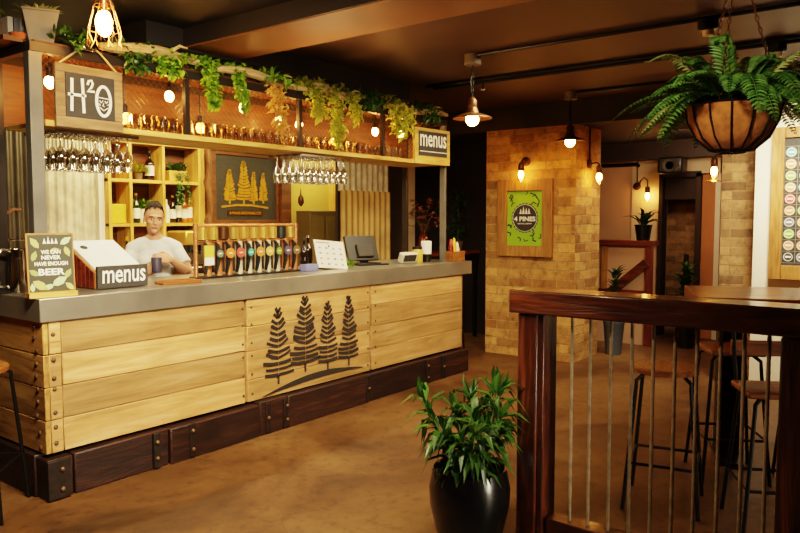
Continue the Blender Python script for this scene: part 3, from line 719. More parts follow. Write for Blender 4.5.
# till
t = thing('till_screen', 'black till screen seen from behind on its stand', 'till', (5.04, 4.28, ZT), R(-14))
rx = Matrix.Rotation(R(-20), 3, 'X')
MB().box(-.11, -.08, 0, .15, .12, .02).build('base', 'blackplastic', t, bevel=.004)
MB().cbox((0, .03, .15), (.34, .03, .24), rx).build('screen', 'blackplastic', t, bevel=.006)
MB().cbox((.02, .0, .13), (.18, .04, .12), rx).build('rear_housing', C('#25221f'), t, bevel=.006)
MB().cbox((.04, .04, .07), (.07, .04, .13)).build('neck', 'blackplastic', t)
MB().box(-.12, -.13, 0, .20, -.082, .012).build('keyboard', 'blackplastic', t)
# card reader
t = thing('card_reader', 'pale grey card reader with black keypad beside the till', 'card reader', (5.46, 4.08, ZT), R(-15))
rx = Matrix.Rotation(R(25), 3, 'X')
mb = MB().cbox((0, 0, .055), (.19, .06, .10), rx); mb.build('body', C('#cfc6b4'), t, bevel=.012)
MB().cbox((.0, -.03, .054), (.14, .016, .064), rx).build('keypad', 'blackplastic', t)
# jar and candle
t = thing('storage_jar', 'glass jar of yellow contents with dark lid', 'jar', (5.61, 4.08, ZT))
MB().lathe([(.05, 0), (.055, .01), (.055, .11), (.045, .13)], n=16).build('jar_body', C('#c2a24c', .25), t)
MB().lathe([(.048, .13), (.048, .155), (0, .16)], n=16).build('lid', 'blackplastic', t)
t = thing('candle_holder', 'thick cream candle standing in a black bowl holder', 'candle', (5.76, 4.08, ZT))
MB().lathe([(.035, 0), (.04, .01), (.055, .05), (.058, .08), (.05, .08)], n=18).build('holder', 'black', t)
MB().lathe([(.05, .075), (.052, .2), (.048, .205), (0, .2)], n=18).build('candle', 'white', t)
# condiment crate
t = thing('condiment_crate', 'small timber condiment crate at the right end of the bar', 'crate', (6.04, 3.935, ZT), R(0))
B = [(-.09,-.06,.09,-.05),(-.09,.05,.09,.06),(-.1,-.06,-.09,.06),(.09,-.06,.1,.06)]
mb = MB().box(-.09,-.05,0,.09,.05,.01)
for a in B: mb.box(a[0], a[1], 0, a[2], a[3], .1)
mb.build('crate_box', 'seatwood', t, bevel=.002)
def squeeze(label, loc, c, capc, h=.19):
    t = thing('sauce_bottle', label, 'sauce bottle', loc, 0, 'sauce bottles in the condiment crate')
    MB().lathe([(.024, 0), (.026, .01), (.026, h*.62), (.018, h*.76)], n=12).build('bottle_body', C(c, .3), t)
    MB().lathe([(.019, h*.76), (.017, h*.84), (.007, h), (0, h)], n=10).build('nozzle', C(capc, .3), t)
squeeze('dark red sauce bottle in the condiment crate', (5.985, 3.94, ZT+.01), '#7a1f18', '#c84a3a', .21)
squeeze('yellow mustard bottle in the condiment crate', (6.04, 3.94, ZT+.01), '#d9b42c', '#e0c24a', .22)
squeeze('white sauce bottle in the condiment crate', (6.095, 3.94, ZT+.01), '#d9d0c0', '#e8e0d0', .18)
bottle('beer_bottle', 'green bottle standing behind the cream candle', (5.93, 4.2, ZT), .24, .03, 'greenglass', None, 'copper')

# ------------------------------------------------------------------ behind the bar
def corrugated(name, label, x0, x1, y, z0, z1, mat, pitch=.076, amp=.011, kind='structure', ylen=None):
    mb = MB(); n = max(2, int((x1 - x0) / pitch * 8)); vs = []; fs = []
    for i in range(n + 1):
        x = x0 + (x1 - x0) * i / n; yy = y + amp * math.sin(2*PI*(x - x0)/pitch)
        vs += [(x, yy, z0), (x, yy, z1)]
    for i in range(n): fs.append((2*i, 2*i+2, 2*i+3, 2*i+1))
    mb.add(vs, fs); o = mb.build(name, mat, sharp=80); o['kind'] = kind; o['label'] = label; return o
corrugated('wall_cladding', 'dark corrugated iron wall at the far left behind the bar', 1.6, 2.95, 6.05, 0, 2.58, 'galvdark')
corrugated('wall_cladding', 'pale corrugated iron panel left of the bottle shelves', 2.95, 3.42, 5.96, 0, 2.58, 'galv')
struct('trim_3', MB().box(3.42, 5.92, 0, 3.472, 6.0, 2.58), 'white', 'bright white edge strip beside the bottle shelves')
bc_ = thing('back_counter', 'timber back counter under the bottle shelves', 'counter', (0,0,0))
MB().box(1.7, 5.48, .9, 5.55, 5.855, .94).build('counter_top', 'shelfwood', bc_)
MB().box(1.75, 5.52, 0, 5.53, 5.85, .9).build('cupboard_fronts', 'oakframe', bc_)
sh = thing('bottle_shelves', 'honey pine pigeonhole shelves behind the bartender', 'shelves', (0,0,0))
SX0, SX1, SY0, SY1 = 3.475, 4.455, 5.86, 6.08
for z in (1.455, 1.85, 2.2): MB().box(SX0, SY0, z, SX1, SY1, z + .028).build('shelf_board', 'shelfwood', sh)
for x in (SX0, 3.68, 4.02, SX1 - .03): MB().box(x, SY0 - .004, .94, x + .028, SY1, 2.5).build('upright', 'shelfwood_z', sh)
MB().box(SX0, SY1 + .001, .94, SX1, SY1 + .015, 2.5).build('back_panel', 'orangeply', sh)
Z1, Z2 = 1.879, 1.484
bottle('wine_bottle', 'brown wine bottle with pale label on the top shelf behind the bartender', (3.955, 5.96, Z1), .27, .042, 'brownglass', 'white', 'blackplastic')
def small_plant(label, loc, pot, potr, poth, mat, n, ln, w, box=False, hang=0):
    t = thing('shelf_plant', label, 'plant', loc)
    if box: MB().box(-potr, -.05, 0, potr, .05, poth).build('planter_box', pot, t, bevel=.003)
    else: MB().lathe([(potr*.75, 0), (potr, poth), (potr*.85, poth), (potr*.8, poth*.9), (0, poth*.88)], n=14).build('pot', pot, t)
    mb = MB(); sprig(mb, (0,0,poth*.9), n, potr*.7, ln, w)
    for _ in range(hang):
        x = rnd(-potr, potr); p = Vector((x, -.055, poth))
        for k in range(14):
            p = p + Vector((rnd(-.008,.008), -.003 if k < 3 else 0, -.022)); mb.leaf(p, (rnd(-1,1), -.6, rnd(-.8,.2)), (0,-1,.3), .035, .022)
    mb.build('foliage', mat, t, fixn=False); return t
small_plant('leafy green plant in the upper left pigeonhole', (3.83, 5.95, Z1), 'brownpot', .04, .06, 'leafD', 60, .12, .025)
small_plant('trailing plant in a small timber box on the upper right shelf', (4.22, 5.94, Z1), 'shelfwood', .10, .10, 'leafB', 60, .12, .03, True, 6)
small_plant('pale green plant above the bartender on the lower shelf', (3.87, 5.95, Z2), 'white', .045, .13, 'leafA', 60, .13, .03)
o = tag(MB().box(-.08, -.06, 0, .08, .06, .17).build('yellow_box', C('#d8b83a'), bevel=.006), 'yellow box in the lower left pigeonhole', 'box'); o.location = (3.59, 5.96, Z2)
bottle('wine_bottle', 'green bottle with white label on the lower shelf left of the bartender', (3.78, 5.92, Z2), .27, .036, 'greenglass', 'white', 'copper')
for k, (x, g, h, lb) in enumerate([(4.24, 'white', .24, 'cream ceramic bottle at the left of the spirit row'), (4.31, 'brownglass', .26, 'short dark bottle with white label, second in the spirit row'), (4.375, 'brownglass', .33, 'tall dark spirit bottle with white label in the row middle'), (4.44, 'amberglass', .27, 'amber bottle with pale label, fourth in the spirit row'), (4.50, 'amberglass', .30, 'tall amber bottle at the right of the spirit row')]):
    bottle('spirit_bottle', lb, (x - .12, 5.95, Z2), h, .03, g, 'white' if g != 'white' else None, 'gold' if k % 2 else 'blackplastic', group='spirit bottles on the lower shelf')
for k, x in enumerate((3.63, 3.70, 3.77)):
    bottle('liqueur_bottle', ['dark bottle on the back counter nearest the iron panel', 'tall dark bottle in the middle of the back counter trio', 'amber bottle on the back counter nearest the bartender'][k], (x - .1, 5.80, .941), [.3, .42, .34][k], .034, ['brownglass', 'brownglass', 'amberglass'][k], 'white', 'gold', group='bottles on the back counter')
t = thing('coffee_machine', 'chrome and gold coffee machine on the back counter behind the bartender', 'coffee machine', (4.22, 5.69, .941))
MB().box(-.2, -.16, .06, .2, .12, .14).box(-.2, -.02, .14, .2, .12, .36).build('body', 'steel2', t, bevel=.01)
MB().box(-.2, -.17, .34, .2, .12, .47).build('head', 'brass', t, bevel=.015)
for x in (-.1, .1): MB().lathe([(.03, .27), (.034, .3), (.034, .34)], (x, -.1, 0), 12).tube([(x, -.1, .29), (x, -.24, .27)], .011, 8).build('portafilter', 'blackplastic', t)
for x in (-.17, .17): MB().lathe([(.02, 0), (.015, .06)], (x, -.1, 0), 8).lathe([(.02, 0), (.015, .06)], (x, .08, 0), 8).build('foot', 'black', t)
struct('trim_8', MB().box(4.455, 5.99, .94, 4.62, 6.09, 2.5), 'shelfwood_z', 'honey timber panel between shelves and tree board')
# branch post beside the board (live edge timber)
t = MB().tube([(4.51, 5.80, .941), (4.53, 5.80, 1.25), (4.49, 5.8, 1.5), (4.53, 5.8, 1.68), (4.485, 5.8, 1.88), (4.52, 5.8, 2.02), (4.49, 5.8, 2.2)], [.035, .026, .042, .024, .04, .026, .034], 8).build('branch_post', 'knobwood')
tag(t, 'knobbly upright branch between the shelves and the tree board', 'branch')
# back board with gold trees
t = thing('tree_board', 'dark framed board with four gold pine trees and a brewing plaque', 'sign', (5.09, 5.98, 1.47))
W, Hh = .98, .74
MB().box(-W/2, -.02, 0, -W/2+.12, .03, Hh).box(W/2-.035, -.02, 0, W/2, .03, Hh).box(-W/2+.12, -.02, 0, W/2-.035, .03, .04).box(-W/2+.12, -.02, Hh-.03, W/2-.035, .03, Hh).build('frame', 'orangeply', t, bevel=.003)
MB().box(-W/2+.12, 0, .04, W/2-.035, .03, Hh-.03).build('panel', 'slate', t)
FT = frame((.0, -.002, 0), (1,0,0), (0,0,1))
for cx, tp, bt, hw in [(-.19, .54, .21, .085), (.0, .64, .205, .10), (.135, .53, .21, .065), (.27, .53, .22, .065)]:
    mb = MB(); pine_marks(mb, cx, tp, bt, hw, FT, 13, .006, .040)
    part_label(mb.build('gold_tree', 'gold', t, smooth=False), 'gold cut out pine tree')
mb = MB(); mb.stroke([(-.30, .175), (-.1, .195), (.1, .195), (.34, .17)], .02, FT, .006); mb.build('gold_hill', 'gold', t, smooth=False)
pl = MB().box(-.22, -.006, .085, .26, 0, .14).build('plaque', 'bronze', t)
mb = MB().text('4 PINES BREWING CO', .03, frame((.02, -.0065, .1125), (1,0,0), (0,0,1)), .43, .001, .02); part_label(mb.build('lettering', 'gold', pl, smooth=False), 'gold lettering 4 PINES BREWING CO')
# post, hatch and kitchen glow
struct('trim_4', MB().box(5.60, 5.93, 0, 5.74, 6.1, 2.58), 'orangeply', 'timber post right of the tree board')
w1 = struct('window_1', MB().box(5.74, 5.96, .95, 5.78, 6.1, 2.3).box(6.50, 5.96, .95, 6.54, 6.1, 2.3).box(5.78, 5.96, 2.26, 6.5, 6.1, 2.3).box(5.74, 5.94, .9, 6.54, 6.1, .95), 'shelfwood_z', 'serving hatch showing a mustard lit kitchen wall')
MB().box(5.78, 6.07, .95, 6.5, 6.09, 2.26).build('lit_kitchen_wall', 'yellowwall', w1)
t = thing('bottle_fridge', 'dark glass fronted cabinet in the serving hatch', 'cabinet', (6.14, 5.80, .951))
MB().box(-.36, -.12, 0, .36, .1, .66).build('cabinet', C('#5a4a2c', .3), t, bevel=.006)
for x in (-.24, 0, .24): MB().box(x-.1, -.128, .05, x+.1, -.121, .60).build('glass_door', C('#6e5c38', .2), t)
o = MB().box(5.78, 5.56, 0, 6.5, 5.935, .95).build('hatch_counter', 'darkwall'); tag(o, 'dark counter below the serving hatch', 'counter')
# small dark lantern on post
o = tag(MB().lathe([(.01, 0), (.035, .04), (.03, .1), (.01, .13), (.004, .2)], n=10).build('hanging_ornament', 'bronze'), 'small dark teardrop ornament hanging beside the serving hatch', 'ornament'); o.location = (5.76, 5.80, 1.66)
corrugated('wall_cladding', 'tan corrugated iron wall panel behind the till', 5.97, 6.87, 5.40, 0, 1.84, 'rustiron', .1, .014)
corrugated('wall_cladding', 'pale upper corrugated iron behind the till', 5.97, 6.87, 5.43, 1.83, 2.6, 'galv', .1, .014)
struct('wall_nook', MB().box(6.0, 5.46, 0, 6.95, 5.5, 2.6), 'darkwall')
struct('trim_5', MB().box(6.87, 5.42, 0, 7.14, 5.48, 2.6), 'ceildark')
struct('trim_6', MB().box(7.14, 5.36, 0, 7.32, 5.46, 2.6), 'plaster', 'pale post at the edge of the dark passage')
# dried flowers and climbing plant in the passage
t = thing('side_table', 'dark narrow table in the passage beyond the bar', 'table', (7.25, 5.0, 0))
MB().box(-.45, -.18, 1.08, .75, .18, 1.12).build('table_top', 'redwood', t)
for x in (-.4, .7):
    for y in (-.14, .14): MB().box(x-.02, y-.02, 0, x+.02, y+.02, 1.08).build('leg', 'black', t)
t = thing('flower_vase', 'red glass vase of dried reddish flowers in the dark passage', 'flowers', (7.0, 5.0, 1.121))
MB().lathe([(.05, 0), (.07, .06), (.06, .16), (.04, .2), (.045, .22)], n=14).build('vase', C('#6a1a10', .2), t)
ms = MB(); pm = leafmat('dried red petals', '#6a2414', '#c08050', .2)
for k in range(26):
    a = rnd(0, 2*PI); r = rnd(.03, .3); p = Vector((math.cos(a)*r, math.sin(a)*r*.6, rnd(.3, .62)))
    ms.tube([(0,0,.2), p*.5 + Vector((0,0,.15)), p], .003, 4)
    mb = MB()
    for _ in range(6): mb.leaf(p, (rnd(-1,1), rnd(-1,1), rnd(-.2,1)), (0,0,1), .055, .034)
    mb.build('blossom', pm, t, fixn=False)
ms.build('stems', 'bronze', t)
t = thing('passage_plant', 'tall dark green leafy plant beside the right canopy post', 'plant', (7.75, 5.0, 1.121))
MB().lathe([(.05, 0), (.07, .12), (.06, .12)], n=14).build('pot', 'brownpot', t)
mb = MB()
for k in range(120): mb.leaf((rnd(-.1,.1), rnd(-.08,.08), rnd(.12, .75)), (rnd(-1,1), rnd(-1,1), rnd(-.6,.8)), (0,0,1), rnd(.06,.12), .045)
mb.build('foliage', 'leafB', t, fixn=False); MB().tube([(0,0,.1),(.02,0,.4),(-.02,0,.72)], .006, 5).build('stem', 'stem', t)
# ------------------------------------------------------------------ greenery on the canopy
def vine(name, label, x, ztop, zend, mat, n, spread=.05, ln=.045, w=.034, y=3.885, top=30, tw=.18):
    t = thing(name, label, 'trailing plant', (x, 3.93, 2.5))
    ms = MB(); mb = MB()
    pts = []; k = 12
    for i in range(k + 1):
        u = i / k; z = ztop + (zend - ztop) * u - 2.5
        pts.append(Vector((math.sin(u * 5 + x) * .02, (y - 3.93) * min(1, u * 4), z + .02)))
    ms.tube([(.0, .06, .01)] + pts, .004, 5)
    for i in range(n):
        u = rnd(0, 1) * rnd(.75, 1); j = min(k - 1, int(u * k)); p = pts[j].lerp(pts[j+1], u * k - j)
        sp = spread * (1.1 - .5 * u)
        p = p + Vector((rnd(-sp, sp), rnd(-sp * .8, sp * .35), rnd(-.02, .02)))
        mb.leaf(p, (rnd(-1, 1), rnd(-1, .4), rnd(-1.2, .3)), (0, -.6, .8), ln * rnd(.7, 1.3), w * rnd(.7, 1.2))
    for i in range(top):
        p = Vector((rnd(-tw, tw), rnd(-.05, .12), rnd(0, .06))); mb.leaf(p, (rnd(-1, 1), rnd(-1, .6), rnd(-.4, 1.1)), (0, 0, 1), ln * rnd(.8, 1.5), w * rnd(.7, 1.2))
    ms.build('stem', 'stem', t); mb.build('foliage', mat, t, fixn=False)
    return t
vine('trailing_vine', 'dark green sprigs on the canopy just left of the cage pendant', 2.14, 2.5, 2.44, 'leafB', 20, .05, .05, .022, top=46, tw=.11)
vine('trailing_vine', 'green tuft spilling over the rail at the right of the water sign', 2.50, 2.5, 2.36, 'leafB', 60, .08, .05, .028, top=80, tw=.13)
vine('trailing_vine', 'low green vine on the rail left of the first mullion', 2.74, 2.5, 2.38, 'leafA', 110, .09, .045, .03, top=90, tw=.15)
vine('trailing_vine', 'bright leafy strand hanging just right of the first mullion', 3.05, 2.53, 2.22, 'leafA', 210, .05, .045, .036, top=80, tw=.12)
vine('trailing_vine', 'bright leafy strand hanging left of the middle mullion', 3.30, 2.53, 2.22, 'leafA', 180, .042, .045, .034, top=60, tw=.12)
vine('trailing_vine', 'straw coloured dried vine hanging beside the middle mullion', 3.64, 2.47, 2.07, 'leafC', 260, .055, .05, .024, top=6, tw=.05)
vine('trailing_vine', 'green vine piled on the rail above the straw coloured one', 3.66, 2.52, 2.46, 'leafA', 40, .09, .05, .03, y=3.86, top=80, tw=.2)
vine('trailing_vine', 'yellow green strand right of the middle mullion', 4.02, 2.52, 2.24, 'leafD', 190, .07, .05, .034, top=90, tw=.17)
vine('trailing_vine', 'longest yellow green strand reaching down to the shelf', 4.24, 2.51, 2.06, 'leafD', 300, .065, .05, .032, top=70, tw=.12)
vine('trailing_vine', 'short yellow strand beside the longest strand', 4.46, 2.50, 2.26, 'leafD', 150, .06, .05, .03, top=40, tw=.12)
vine('trailing_vine', 'dark green bushy vine on top of the rail left of the third mullion', 4.66, 2.52, 2.42, 'leafB', 80, .1, .06, .03, top=150, tw=.24)
vine('trailing_vine', 'yellowing vine tumbling over the rail left of the menus board', 5.06, 2.50, 2.20, 'leafD', 320, .13, .055, .03, top=70, tw=.22)
vine('trailing_vine', 'dark green sprigs above the menus board', 5.52, 2.5, 2.4, 'leafB', 60, .12, .07, .026, top=140, tw=.22)
def drift(label, x0, x1, z, r):
    pts = []; k = 9
    for i in range(k + 1):
        u = i / k; pts.append((x0 + (x1 - x0) * u, 3.92 + .02 * math.sin(u * 7 + x0), z + .018 * math.sin(u * 5 + x0 * 2)))
    rs = [r * (.45 + .75 * math.sin(PI * (.12 + .8 * i / k)) + rnd(-.1, .1)) for i in range(k + 1)]
    mb = MB().tube(pts, rs, 9); p = Vector(pts[6]); mb.tube([p, p + Vector((.06, -.05, .05)), p + Vector((.1, -.07, .04))], [r * .5, r * .35, r * .15], 7)
    tag(mb.build('driftwood_branch', 'drift', bevel=0), label, 'branch')
drift('pale driftwood branch lying on the rail right of the cage pendant', 2.30, 2.98, 2.535, .03)
drift('pale driftwood branch on the rail between the two bright leafy strands', 3.10, 3.95, 2.515, .026)
drift('pale driftwood branch on the rail right of the middle mullion', 4.02, 4.62, 2.525, .03)
drift('pale driftwood branch end above the menus board', 4.95, 5.86, 2.505, .026)
# pots and books on the left end of the canopy
ZC = 2.4955
t = thing('zinc_planter', 'tapered grey planter of pale succulents on the canopy corner', 'planter', (2.05, 4.10, ZC))
MB().lathe([(.085, 0), (.128, .17), (.134, .172), (.134, .182), (.122, .182), (.116, .16), (0, .155)], n=4).build('pot', 'greypot', t).rotation_euler = (0, 0, R(20))
mb = MB()
for k in range(46):
    a = rnd(0, 2*PI); r = rnd(0, .07); mb.leaf((math.cos(a)*r, math.sin(a)*r, .15), (math.cos(a), math.sin(a), rnd(.2, 1.6)), (0,0,1), rnd(.05, .1), .028)
mb.build('foliage', 'fernpale', t, fixn=False)
for k, (x, c, lb) in enumerate([(1.93, '#c9bcae', 'pale pinkish book upright on the canopy, leftmost of three'), (1.965, '#6d6c70', 'grey book upright on the canopy, middle of three'), (2.0, '#e8e4dc', 'white book leaning against the grey planter')]):
    mb = MB().box(-.014, -.07, 0, .014, .07, .15); mb.m = 1; mb.box(-.011, -.068, .002, .011, .066, .1505); 
    t = thing('book', lb, 'book', (x - .0, 4.27, ZC), 0, 'books on the canopy'); MB().box(-.014, -.07, 0, -.011, .07, .15).box(.011, -.07, 0, .014, .07, .15).box(-.011, -.07, 0, .011, -.066, .15).build('cover', C(c), t); MB().box(-.011, -.066, .002, .011, .066, .147).build('pages', 'white', t)
t = thing('terracotta_bowl', 'low terracotta bowl in front of the books on the canopy', 'bowl', (1.93, 4.12, ZC))
MB().lathe([(.02, 0), (.042, .03), (.046, .045), (.04, .045), (0, .02)], n=16).build('bowl', 'terracotta', t); 
t = thing('clay_pot_plant', 'round brown clay pot with green leaves at the far left canopy end', 'planter', (1.88, 4.35, ZC))
MB().lathe([(.06, 0), (.095, .06), (.095, .12), (.075, .16), (.07, .16), (0, .14)], n=18).build('pot', 'brownpot', t)
mb = MB()
for k in range(90): a = rnd(0, 2*PI); mb.leaf((rnd(-.04,.04), rnd(-.04,.04), rnd(.14,.26)), (math.cos(a), math.sin(a), rnd(-.2, 1.2)), (0,0,1), rnd(.05, .1), .04)
mb.build('foliage', 'leafA', t, fixn=False)
MB().box(1.80, 4.0, 2.47, 1.9, 4.45, 2.4954).build('end_shelf', 'orangeply', can)

# ------------------------------------------------------------------ bartender
def remesh(mb, name, mats, parent, vox, it=5):
    o = mb.build('lump', mats, smooth=False)
    r = o.modifiers.new('r', 'REMESH'); r.mode = 'VOXEL'; r.voxel_size = vox
    s = o.modifiers.new('s', 'SMOOTH'); s.factor = .5; s.iterations = it
    dg = bpy.context.evaluated_depsgraph_get(); me = bpy.data.meshes.new_from_object(o.evaluated_get(dg)); me.name = name
    bpy.data.objects.remove(o)
    me.polygons.foreach_set('use_smooth', [True] * len(me.polygons))
    if not me.materials: me.materials.append(M[mats])
    n = bpy.data.objects.new(name, me); col.objects.link(n); n.parent = parent; return n
def limb(mb, pts, rs, n=14):
    mb.tube(pts, rs, n)
    for p, r in zip(pts, rs): mb.ell(p, r * .995, 14, 9)
def hand(mb, wrist, elbow, palm_n, curl, side, rel=None):
    """palm, four fingers of different lengths and a side thumb; side=+1 puts the thumb on the +a side"""
    w = Vector(wrist); d = Vector(rel).normalized() if rel else (w - Vector(elbow)).normalized(); n = Vector(palm_n); n = (n - d * n.dot(d)).normalized(); a = d.cross(n)
    rm = Matrix((a, n, d)).transposed()
    mb.ell(w + d * .045, (.041, .016, .052), 14, 9, rm); mb.ell(w + d * .01, (.028, .019, .03), 12, 8, rm)
    for k, (off, ln) in enumerate([(-.03, .058), (-.01, .072), (.011, .076), (.031, .066)]):
        off *= side; p = w + a * off + d * .082; pts = [w + a * off * .8 + d * .05, p]; an = 0
        for seg in (.42, .33, .25):
            an += curl; q = pts[-1] + (d * math.cos(an) + n * math.sin(an)) * ln * seg * 1.05; pts.append(q)
        limb(mb, pts, [.0095, .0095, .0088, .0082, .0074], 8)
    p = w + a * side * .03 + d * .02
    limb(mb, [p, p + (a * side * .6 + d * .8 + n * .25).normalized() * .036, p + (a * side * .5 + d * .9 + n * .8).normalized() * .062, p + (a * side * .15 + d * .9 + n * 1.1).normalized() * .078], [.013, .0115, .0098, .008], 8)
P_ = thing('person', 'short haired bartender in a pale grey t-shirt holding a small tumbler', 'person', (3.36, 5.02, 0), R(-34))
V = Vector
head_c = V((.0, -.045, 1.515))
mb = MB()
hr = Matrix.Rotation(R(6), 3, 'Y') @ Matrix.Rotation(R(8), 3, 'Z')
def H(x, y, z): return head_c + hr @ V((x, y, z))
mb.ell(H(0, .012, .03), (.073, .09, .082), 20, 14, hr)         # skull
mb.ell(H(0, -.022, -.03), (.058, .065, .078), 18, 12, hr)      # face and jaw
mb.ell(H(0, -.062, -.088), (.024, .02, .018), 12, 8, hr)       # chin
mb.ell(H(0, -.088, -.012), (.011, .016, .026), 10, 8, hr); mb.ell(H(0, -.098, -.028), (.014, .013, .011), 10, 8, hr)   # nose
mb.ell(H(0, -.074, .026), (.05, .018, .012), 12, 8, hr)        # brow
for s in (-1, 1):
    mb.ell(H(s*.036, -.066, -.022), (.02, .018, .018), 10, 8, hr); mb.ell(H(s*.073, .012, -.008), (.009, .019, .03), 10, 8, hr)
mb.ell(H(0, -.08, -.056), (.022, .01, .009), 10, 8, hr)
limb(mb, [H(0, .02, -.05), V((0, .0, 1.40)), V((0, .008, 1.33))], [.05, .049, .058])
mb.ell((0, .01, 1.30), (.15, .07, .06)); mb.ell((0, 0, 1.17), (.135, .09, .16)); mb.ell((0, 0, 1.0), (.125, .085, .15)); mb.ell((0, .01, .9), (.15, .1, .1))
LS, LE, LW = V((.165, .01, 1.285)), V((.262, -.10, 1.085)), V((.115, -.265, 1.215))
RS, RE, RW = V((-.165, .01, 1.285)), V((-.25, -.09, 1.07)), V((-.08, -.285, 1.12))
for S_, E_, W_ in ((LS, LE, LW), (RS, RE, RW)):
    limb(mb, [S_, S_.lerp(E_, .5), E_, E_.lerp(W_, .3), W_], [.052, .045, .037, .038, .025])
for s in (-1, 1):
    limb(mb, [V((s*.085, 0, .88)), V((s*.095, -.01, .5)), V((s*.095, .01, .3)), V((s*.1, .02, .09))], [.078, .052, .05, .035])
    mb.ell((s*.105, -.05, .035), (.042, .12, .035))
for s in (-1, 1): limb(mb, [V((s*.03, .012, 1.365)), V((s*.09, .012, 1.325)), V((s*.16, .01, 1.29))], [.042, .044, .046])
hand(mb, LW, LE, (-.5, .55, -.2), .55, -1, (-.75, -.45, .15)); hand(mb, RW, RE, (.6, .35, .2), .55, 1, (.62, -.55, .3))
body = remesh(mb, 'body', 'skin', P_, .0055, 4)
mb = MB()
mb.ell((0, .01, 1.285), (.165, .082, .062), 20, 12); mb.ell((0, -.002, 1.17), (.152, .106, .165), 20, 12); mb.ell((0, 0, 1.0), (.145, .102, .17), 20, 12); mb.ell((0, .005, .92), (.155, .108, .07), 20, 12)
mb.ell((-.062, -.075, 1.185), (.06, .045, .055)); mb.ell((.062, -.075, 1.185), (.06, .045, .055))
limb(mb, [V((0, .012, 1.325)), V((0, .01, 1.29))], [.066, .09])
for s in (-1, 1): limb(mb, [V((s*.06, .012, 1.335)), V((s*.10, .012, 1.318)), V((s*.16, .01, 1.288))], [.054, .06, .06])
for S_, E_ in ((LS, LE), (RS, RE)): mb.ell(S_ + V((0,0,-.006)), .054, 14, 9); mb.tube([S_ + (S_ - E_) * .1 - V((0,0,.02)), S_, S_.lerp(E_, .35), S_.lerp(E_, .62)], [.02, .05, .054, .06], 16)
remesh(mb, 't_shirt', 'shirt', P_, .008, 4)
mb = MB(); mb.ell((0, .005, .87), (.158, .112, .1), 18, 10)
for s in (-1, 1): limb(mb, [V((s*.085, 0, .86)), V((s*.095, -.01, .5)), V((s*.097, .01, .3)), V((s*.1, .02, .1))], [.092, .068, .062, .055])
remesh(mb, 'trousers', 'jeans', P_, .01, 4)
for s in (-1, 1): mb = MB().ell((s*.105, -.05, .038), (.05, .13, .038)).ell((s*.103, .02, .07), (.046, .05, .05)); mb.build('shoe', 'black', P_)
# hair: short, swept back from the forehead
mb = MB(); nu, nv = 28, 18; vs = []; keep = {}
for i in range(nv + 1):
    for j in range(nu):
        ph = -PI/2 + PI*i/nv; an = 2*PI*j/nu; x, y, z = .079*math.cos(ph)*math.cos(an), .097*math.cos(ph)*math.sin(an), .09*math.sin(ph)
        y += .014; z += .034
        if z > .07: z += .022 * min(1, (z-.07)/.03) * (1 + math.sin(an*7)*.25)
        hl = .078 + .012*math.sin(j*2.1) if y < -.03 else (.05 + .01*math.sin(j*1.7) if y < .0 else (.0 if y < .035 else -.06))
        keep[len(vs)] = z >= hl; vs.append(H(x, y, z))
fs = [q for i in range(nv) for j in range(nu) for q in [(i*nu+j, i*nu+(j+1) % nu, (i+1)*nu+(j+1) % nu, (i+1)*nu+j)] if all(keep[k] for k in q)]
used = sorted({k for q in fs for k in q}); mp = {k: i for i, k in enumerate(used)}
mb.add([vs[k] for k in used], [[mp[k] for k in q] for q in fs])
mb.ell(H(0, .10, .02), (.03, .025, .03), 10, 8); 
mb.build('hair', 'hair', P_)
for s in (-1, 1):
    e = MB().ell(H(s*.029, -.072, .004), (.0105, .008, .0052), 10, 8, hr).build('eye', 'eyewhite', P_)
    MB().ell(H(s*.029, -.0785, .004), (.0058, .003, .0052), 8, 6, hr).build('iris', 'iris', e)
    MB().tube([H(s*.013, -.087, .02), H(s*.03, -.088, .026), H(s*.046, -.073, .02)], .0035, 6).build('eyebrow', 'hair', P_)
MB().ell(H(0, -.088, -.056), (.021, .006, .0055), 10, 6, hr).build('lips', 'lip', P_)
t = MB().lathe([(.03, 0), (.034, .005), (.04, .11), (.037, .11), (.03, .012), (0, .01)], n=18).build('held_tumbler', 'purple')
tag(t, 'dusky purple tumbler held between the bartender\'s hands', 'tumbler')
rz = Matrix.Rotation(R(-34), 3, 'Z'); t.location = V((3.36, 5.02, 0)) + rz @ V((.012, -.372, 1.125))

# ------------------------------------------------------------------ pendants and wall lamps
def pendant(x, y, label):
    t = thing('pendant_lamp', label, 'pendant lamp', (x, y, 2.75), 0, 'industrial pendants on the ceiling')
    MB().lathe([(.06, -.075), (.064, -.07), (.064, 0)], n=16).build('ceiling_box', 'greypot', t)
    mb = MB()
    for k in range(9):
        c = V((0, 0, -.085 - k*.026)); a = k % 2 * PI/2
        mb.tube([c + V((math.cos(a)*math.cos(b)*.009, math.sin(a)*math.cos(b)*.009, math.sin(b)*.018)) for b in [2*PI*i/10 for i in range(10)]], .003, 5, closed=True)
    mb.tube([(.012,0,-.07), (-.012,.008,-.2), (.0,0,-.32)], .004, 5); mb.build('chain', 'black', t)
    MB().lathe([(.03, -.405), (.036, -.39), (.036, -.34), (.022, -.32), (.01, -.31)], n=14).build('lamp_holder', 'bronze', t)
    MB().lathe([(.15, -.472), (.148, -.468), (.11, -.45), (.05, -.43), (.04, -.4), (.036, -.39), (.032, -.39), (.045, -.434), (.105, -.456), (.146, -.474)], n=32, cap=False).build('lamp_shade', 'bronze', t)
    MB().ell((0, 0, -.478), (.05, .05, .052), 14, 10).lathe([(.03, -.45), (.022, -.40)], n=12).build('bulb', 'bulb', t)
pendant(4.70, 2.907, 'bronze dish pendant on a chain hanging nearest the bar front')
pendant(6.64, 2.99, 'bronze dish pendant on a chain hanging in front of the brick pier')
